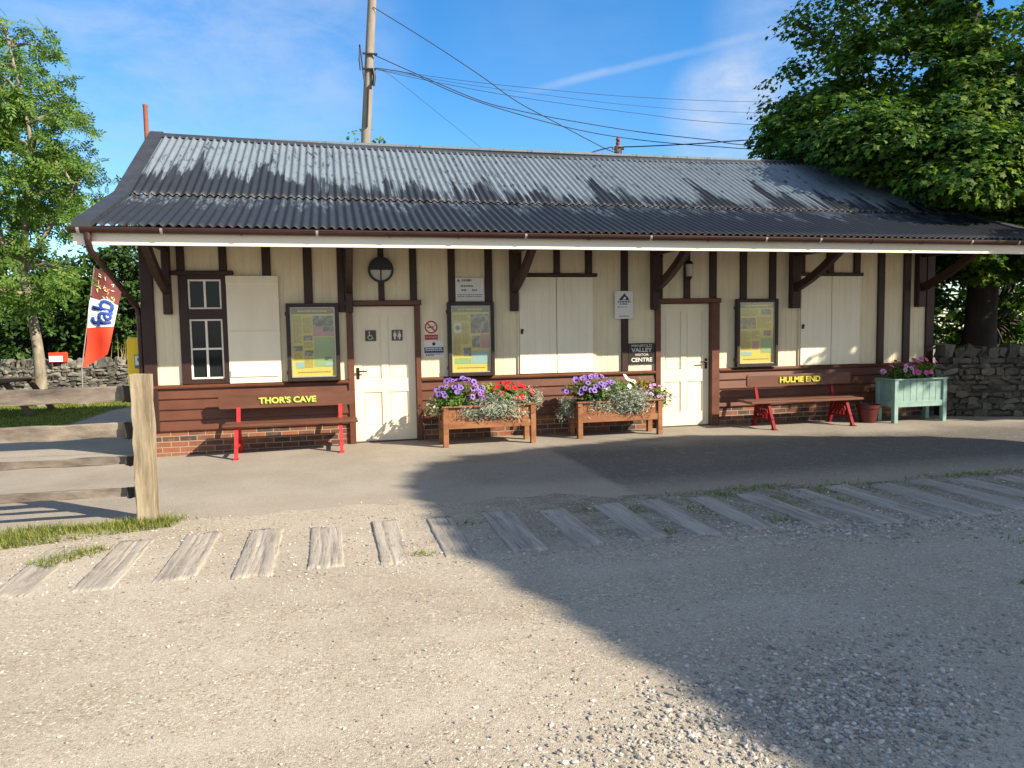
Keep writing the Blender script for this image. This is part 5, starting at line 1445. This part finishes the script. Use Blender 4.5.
# dense tree beside the yard, outside the frame: the big shadow across the gravel is its own
t3 = thing('yard_tree', 'dense dark broad tree whose shadow covers the right of the yard', 'tree', (15.64, -12.63, 0))
SH = [(4.23, -8.69), (4.05, -7.95), (3.54, -6.06), (3.46, -5.07), (3.37, -3.9), (3.38, -3.2), (3.50, -2.6), (3.78, -2.14), (4.48, -1.80), (5.2, -1.55), (6.0, -1.38), (7.0, -1.16), (7.63, -1.12), (8.3, -1.3), (8.9, -1.6), (9.7, -1.95), (10.7, -2.3), (11.4, -3.0),
      (12.6, -4.2), (13.0, -6.5), (12.3, -9.0), (10.5, -10.8), (8, -11.4), (6, -11.0), (4.8, -10.0)]
SHc = np.array(catm(SH+SH[:1], 4)[:-1]); cen = np.array([8.2, -6.0])
inset = SHc+(cen-SHc)/np.linalg.norm(cen-SHc, axis=1, keepdims=True)*.13
Q = sample_poly([tuple(q) for q in inset], 6500)
seg = np.concatenate([inset[i]+(inset[(i+1) % len(inset)]-inset[i])*np.linspace(0, 1, 14)[:, None] for i in range(len(inset))])
Q = np.vstack([Q, seg, seg+(cen-seg)*.02])
ax = np.array([-KX, KY])/math.hypot(KX, KY); s_ = (Q-cen)@ax
cz = 6.2+.449*s_+rng.uniform(-1.6, 1.6, len(Q))
P = np.column_stack([Q[:, 0]+KX*cz, Q[:, 1]-KY*cz, cz])
lf = np.repeat(P, 10, 0)+rng.normal(size=(len(P)*10, 3))*.07
nr = rng.normal(size=lf.shape)*.6+np.array(SUN)*1.0
tc_ = np.array([cen[0]+KX*6.2, cen[1]-KY*6.2])
m = MB(); m.tube([(tc_[0], tc_[1], -.2), (tc_[0], tc_[1]+.05, 2.0), (tc_[0]-.1, tc_[1]+.1, 4.5), (tc_[0]-.2, tc_[1]+.2, 7.0)], [.5, .4, .3, .12], 12)
for q in P[:6500:320]: limb(m, (tc_[0], tc_[1], 3.8), q, .10, .02, .2, 5)
m.build('trunk', 'bark_dark', t3)
scatter_mesh('crown', SYC_T, SYC_F, lf, nr, .21*rng.uniform(.7, 1.2, len(lf)), 'hedge_leaf', t3)

def ash(name, label, base, top, trunks, ells, ncl, per, cr, ls, leaf, bark, keep=None, tmpl=None, flat_=.7, cat='tree'):
    t = thing(name, label, cat, base)
    m = MB()
    for pts, rad in trunks: m.tube(catm(pts, 4), list(np.interp(np.linspace(0, 1, 4*(len(pts)-1)+1), np.linspace(0, 1, len(rad)), rad)), 9)
    P, D = clump_points(ells, ncl, keep, .3)
    src = [np.array(p) for pts, rad in trunks for p in catm(pts, 4) if p[2] > base[2]+1.6] or [np.array(pts[-1]) for pts, _ in trunks]
    for q in P[::max(1, len(P)//60)]:
        lowr = [p for p in src if p[2] < q[2]+.3] or src
        s0 = min(lowr, key=lambda p: np.linalg.norm(p-q)); limb(m, s0, q, .045, .012, .15, 5, ns=5)
    m.build('trunk', bark, t)
    pos, nr, sz = leaves_from_clumps(P, D, per, cr, ls, flat_, .5, .7)
    if keep is not None:
        k = keep(pos); pos, nr, sz = pos[k], nr[k], sz[k]
    T_, F_ = tmpl or (PIN_T, PIN_F)
    scatter_mesh('crown', T_, F_, pos, nr, sz, leaf, t)
    return t
bx, by = -4.36, 8.78
ash('ash_tree', 'airy pale trunked ash tree on the lawn left of the building', (bx, by, 0), 9,
    [([(bx, by, -.1), (bx, by, 1.2), (bx-.12, by, 2.4), (bx-.2, by, 3.3), (bx-.05, by, 4.6), (bx+.1, by+.1, 6.0), (bx-.2, by, 8.3)], [.15, .12, .10, .09, .07, .05, .02]),
     ([(bx-.14, by, 2.7), (bx-.55, by, 3.7), (bx-1.0, by, 5.2), (bx-1.3, by, 7.2)], [.09, .07, .05, .02]),
     ([(bx-.15, by, 3.2), (bx+.4, by, 4.2), (bx+1.0, by, 5.1)], [.07, .05, .02])],
    [(-4.6, 8.8, 7.6, 1.1, 1.2, 1.15), (-5.6, 8.8, 7.1, 1.3, 1.3, 1.5), (-4.0, 8.8, 6.4, 1.0, 1.1, .9), (-5.0, 8.6, 5.4, 1.5, 1.4, 1.1), (-3.45, 8.6, 5.1, 1.0, 1.0, .55), (-6.6, 8.8, 5.6, 1.4, 1.4, 1.7), (-3.9, 8.3, 4.1, .8, .9, .45), (-5.3, 8.2, 3.6, 1.2, 1.0, .55), (-3.9, 8.0, 2.75, 1.0, .8, .5), (-5.4, 7.8, 2.4, 1.2, .8, .5), (-7.5, 8.8, 6.8, 1.4, 1.4, 1.6)],
    385, 14, .40, .28, 'ash_leaf', 'bark_pale')
ash('ash_tree', 'second ash tree farther left behind the first one', (-7.2, 11.9, 0), 9,
    [([(-7.2, 11.9, -.1), (-7.0, 11.9, 3), (-6.3, 12, 5.5), (-6.2, 12, 7.5)], [.15, .12, .08, .03]), ([(-7.05, 11.9, 2.2), (-7.6, 11.9, 4.6), (-8.2, 12, 7.5)], [.10, .07, .03])],
    [(-6.6, 12, 8.0, 1.6, 1.4, 1.6), (-8.2, 12, 7.0, 1.8, 1.5, 2.2), (-5.2, 12.2, 5.6, 1.2, 1.2, 1.1), (-7.4, 12, 4.4, 1.8, 1.4, 1.1)], 230, 15, .45, .32, 'ash_leaf', 'bark_pale')
HB = (DIA_T, DIA_F)
def bush(label, ells, ncl, per=34, cr=.45, ls=.17, name='hedgerow_tree', leaf='hedge_leaf', base=None, keep=None):
    e = ells[0]; b = base or (e[0], e[1], 0)
    return ash(name, label, b, 0, [([(b[0], b[1], -.1), (b[0]+.1, b[1], 1.2), (b[0], b[1], min(2.6, e[2]))], [.13, .11, .05])], ells, ncl, per, cr, ls, leaf, 'bark_dark', keep, HB)
keepb = lambda P: (P[:, 1] > 11.7) | (P[:, 2] > 1.7)
bush('dark bushy tree behind the left stone wall beside the banner', [(-3.4, 13.4, 2.5, 1.6, 1.3, 1.5), (-2.2, 13.6, 2.3, 1.5, 1.3, 1.6), (-3.0, 13.6, 3.6, 1.4, 1.2, 1.0), (-4.4, 13.6, 2.8, 1.4, 1.2, 1.3)], 330, keep=keepb)
bush('dark bushy tree behind the wall close to the building corner', [(-.6, 13.0, 2.4, 1.4, 1.3, 1.8), (-1.2, 13.4, 3.7, 1.2, 1.2, 1.3), (.6, 13.6, 3.2, 1.4, 1.3, 2.0)], 300, keep=keepb)
bush('dark bushy tree behind the left stone wall under the ash', [(-5.8, 13.6, 2.0, 1.7, 1.3, 1.7), (-7.2, 13.6, 2.2, 1.6, 1.3, 1.7), (-6.4, 13.8, 3.2, 1.3, 1.2, .9)], 320, keep=keepb)
bush('dark bushy tree farthest left behind the stone wall', [(-9.2, 13.8, 2.4, 1.8, 1.4, 2.2), (-10.8, 13.8, 2.6, 1.8, 1.4, 2.4)], 260, keep=keepb)
bush('tall green tree showing left of the roof verge', [(-2.9, 15.5, 5.3, 1.2, 1.3, 1.2), (-2.0, 15.5, 6.0, .9, 1.0, .9), (-3.0, 15.5, 4.0, 1.5, 1.3, 1.2)], 200, 22, .45, .2, leaf='ash_leaf', name='background_tree')
bush('far tree top just showing left of the utility pole', [(4.0, 20.0, 8.8, .9, .9, .85), (4.2, 20, 7.2, 1.3, 1.2, 1.3)], 60, 14, .4, .2, leaf='ash_leaf', name='background_tree')
# beyond the right wall
bush('dense dark tree behind the right wall, seen between the building corner and the trunk', [(14.3, 6.6, 2.0, 1.4, 1.0, 2.0), (15.7, 7.2, 2.4, 1.5, 1.0, 2.4), (14.8, 6.9, 3.6, 1.5, 1.0, 1.4)], 420, 34, .45, .20, name='background_tree')
for lbl, bx_, by_, rr_, hh_ in (('broad dark tree far behind the left wall, nearest the building', -.5, 18.0, 2.4, 2.3), ('broad dark tree far behind the left wall, behind the banner', -4.4, 18.4, 2.6, 2.4), ('broad dark tree far behind the left wall, behind the ash trunk', -8.6, 18.2, 2.7, 2.3), ('broad dark tree far behind the left wall, farthest left', -13.2, 18.6, 2.9, 2.6)):
    bush(lbl, [(bx_, by_, hh_*.55, rr_, 1.2, hh_*.6), (bx_+.6, by_, hh_, rr_*.8, 1.2, hh_*.6), (bx_-1.0, by_, hh_*.8, rr_*.8, 1.2, hh_*.6)], 300, 26, .55, .26, name='background_tree')
bush('shaded shrub behind the right stone wall next to the building', [(14.0, 3.2, 1.7, 1.3, 1.0, 1.4), (15.0, 4.4, 2.6, 1.6, 1.2, 2.0), (13.6, 4.6, 2.6, .9, 1.2, 2.0), (14.6, 2.6, 3.0, 1.2, .9, 1.0)], 330, 32, .38, .16, name='shrub')
bush('bright green shrub behind the right stone wall beside the trunk', [(17.3, 3.2, 1.6, 1.0, .9, 1.0), (18.4, 3.6, 1.9, 1.3, 1.0, 1.4)], 130, 26, .36, .17, name='shrub', leaf='sycamore_leaf')
bush('dark tree far beyond the right stone wall', [(17.5, 9.0, 3.2, 2.6, 1.6, 3.2), (21.0, 8.5, 3.4, 2.6, 1.6, 3.4), (24.5, 8, 3.5, 2.6, 1.6, 3.4), (16.2, 7.5, 2.2, 1.8, 1.2, 2.2)], 560, 26, .6, .26, name='background_tree')

# ------------------------------------------------------------------ world and sun
w = bpy.data.worlds.new('World'); scene.world = w; w.use_nodes = True; nt = w.node_tree
bg = nt.nodes['Background']; bg.inputs[1].default_value = 0.105
sky = N(nt, 'ShaderNodeTexSky', sky_type='NISHITA'); sky.sun_disc = False
sky.sun_elevation = SUN_EL; sky.sun_rotation = SUN_ROT; sky.altitude = 150; sky.air_density = 1.0; sky.dust_density = 0.25; sky.ozone_density = 3.5
tc = N(nt, 'ShaderNodeTexCoord'); vec = tc.outputs['Generated']
hs = N(nt, 'ShaderNodeHueSaturation'); hs.inputs['Saturation'].default_value = 1.3; L(nt, sky.outputs[0], hs.inputs['Color'])
def dirpx(u, v):
    d = fw+RX*(u-512)/FPX-UP*(v-384)/FPX; return d/np.linalg.norm(d)
def dot(v3):
    n = N(nt, 'ShaderNodeVectorMath', operation='DOT_PRODUCT'); L(nt, vec, n.inputs[0]); n.inputs[1].default_value = tuple(v3); return n.outputs['Value']
mp = N(nt, 'ShaderNodeMapping'); mp.inputs['Scale'].default_value = (2.2, 2.2, 5.0); mp.inputs['Rotation'].default_value = (0, R(22), R(10)); L(nt, vec, mp.inputs[0])
cn = noise(nt, mp.outputs[0], 2.0, 8, 0.6, .6)
cn2 = noise(nt, mp.outputs[0], 5.0, 8, 0.65, .4)
tot = None
for (u, v, inner, outer, amt) in ((728, 118, 1.0, 5.2, 1.0), (820, 15, 2.0, 8.0, .50), (210, 75, 4.0, 15.0, .34), (30, 30, 3.0, 12.0, .22), (560, 20, 2.0, 9.0, .08), (300, 10, 2, 9, .2)):
    dd = dot(dirpx(u, v)); a = sstep(nt, dd, math.cos(R(outer)), math.cos(R(inner))); a = math_(nt, 'MULTIPLY', a, amt)
    tot = a if tot is None else math_(nt, 'ADD', tot, a)
cl = math_(nt, 'MULTIPLY', tot, sstep(nt, math_(nt, 'ADD', math_(nt, 'MULTIPLY', cn, .6), math_(nt, 'MULTIPLY', cn2, .4)), .30, .68))
p0, p1 = dirpx(545, 87), dirpx(748, 37); nn = np.cross(p0, p1); nn /= np.linalg.norm(nn)
ab = math_(nt, 'ABSOLUTE', math_(nt, 'ADD', dot(nn), math_(nt, 'MULTIPLY', math_(nt, 'SUBTRACT', cn2, .5), .006)))
ctr = sstep(nt, ab, .0075, .0005)
al = math_(nt, 'MULTIPLY', sstep(nt, dot(p0), math.cos(R(19)), math.cos(R(3))), sstep(nt, dot(p1), math.cos(R(17)), math.cos(R(12))))
ctr = math_(nt, 'MULTIPLY', math_(nt, 'MULTIPLY', ctr, al), math_(nt, 'ADD', .05, math_(nt, 'MULTIPLY', cn2, .5)))
cl = math_(nt, 'ADD', cl, ctr, clamp=True)
mx = mix(nt, cl, hs.outputs[0], (2.6, 3.1, 4.0))
bk = sstep(nt, dot(np.array([0.25, -0.93, 0.30])/np.linalg.norm([0.25, -0.93, 0.30])), -0.12, 0.55)  # added bright cloud cover behind the camera, unseen, as neutral fill light
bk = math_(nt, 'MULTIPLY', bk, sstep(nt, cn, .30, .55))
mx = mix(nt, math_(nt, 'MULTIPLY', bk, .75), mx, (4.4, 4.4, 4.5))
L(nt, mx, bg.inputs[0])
sd = bpy.data.lights.new('sun', 'SUN'); so = bpy.data.objects.new('sun', sd); COL.objects.link(so)
sd.energy = 4.9; sd.angle = R(0.55); sd.color = (1.0, 0.87, 0.69)
so.rotation_euler = SUN.to_track_quat('Z', 'Y').to_euler(); so.location = (20, -20, 25)
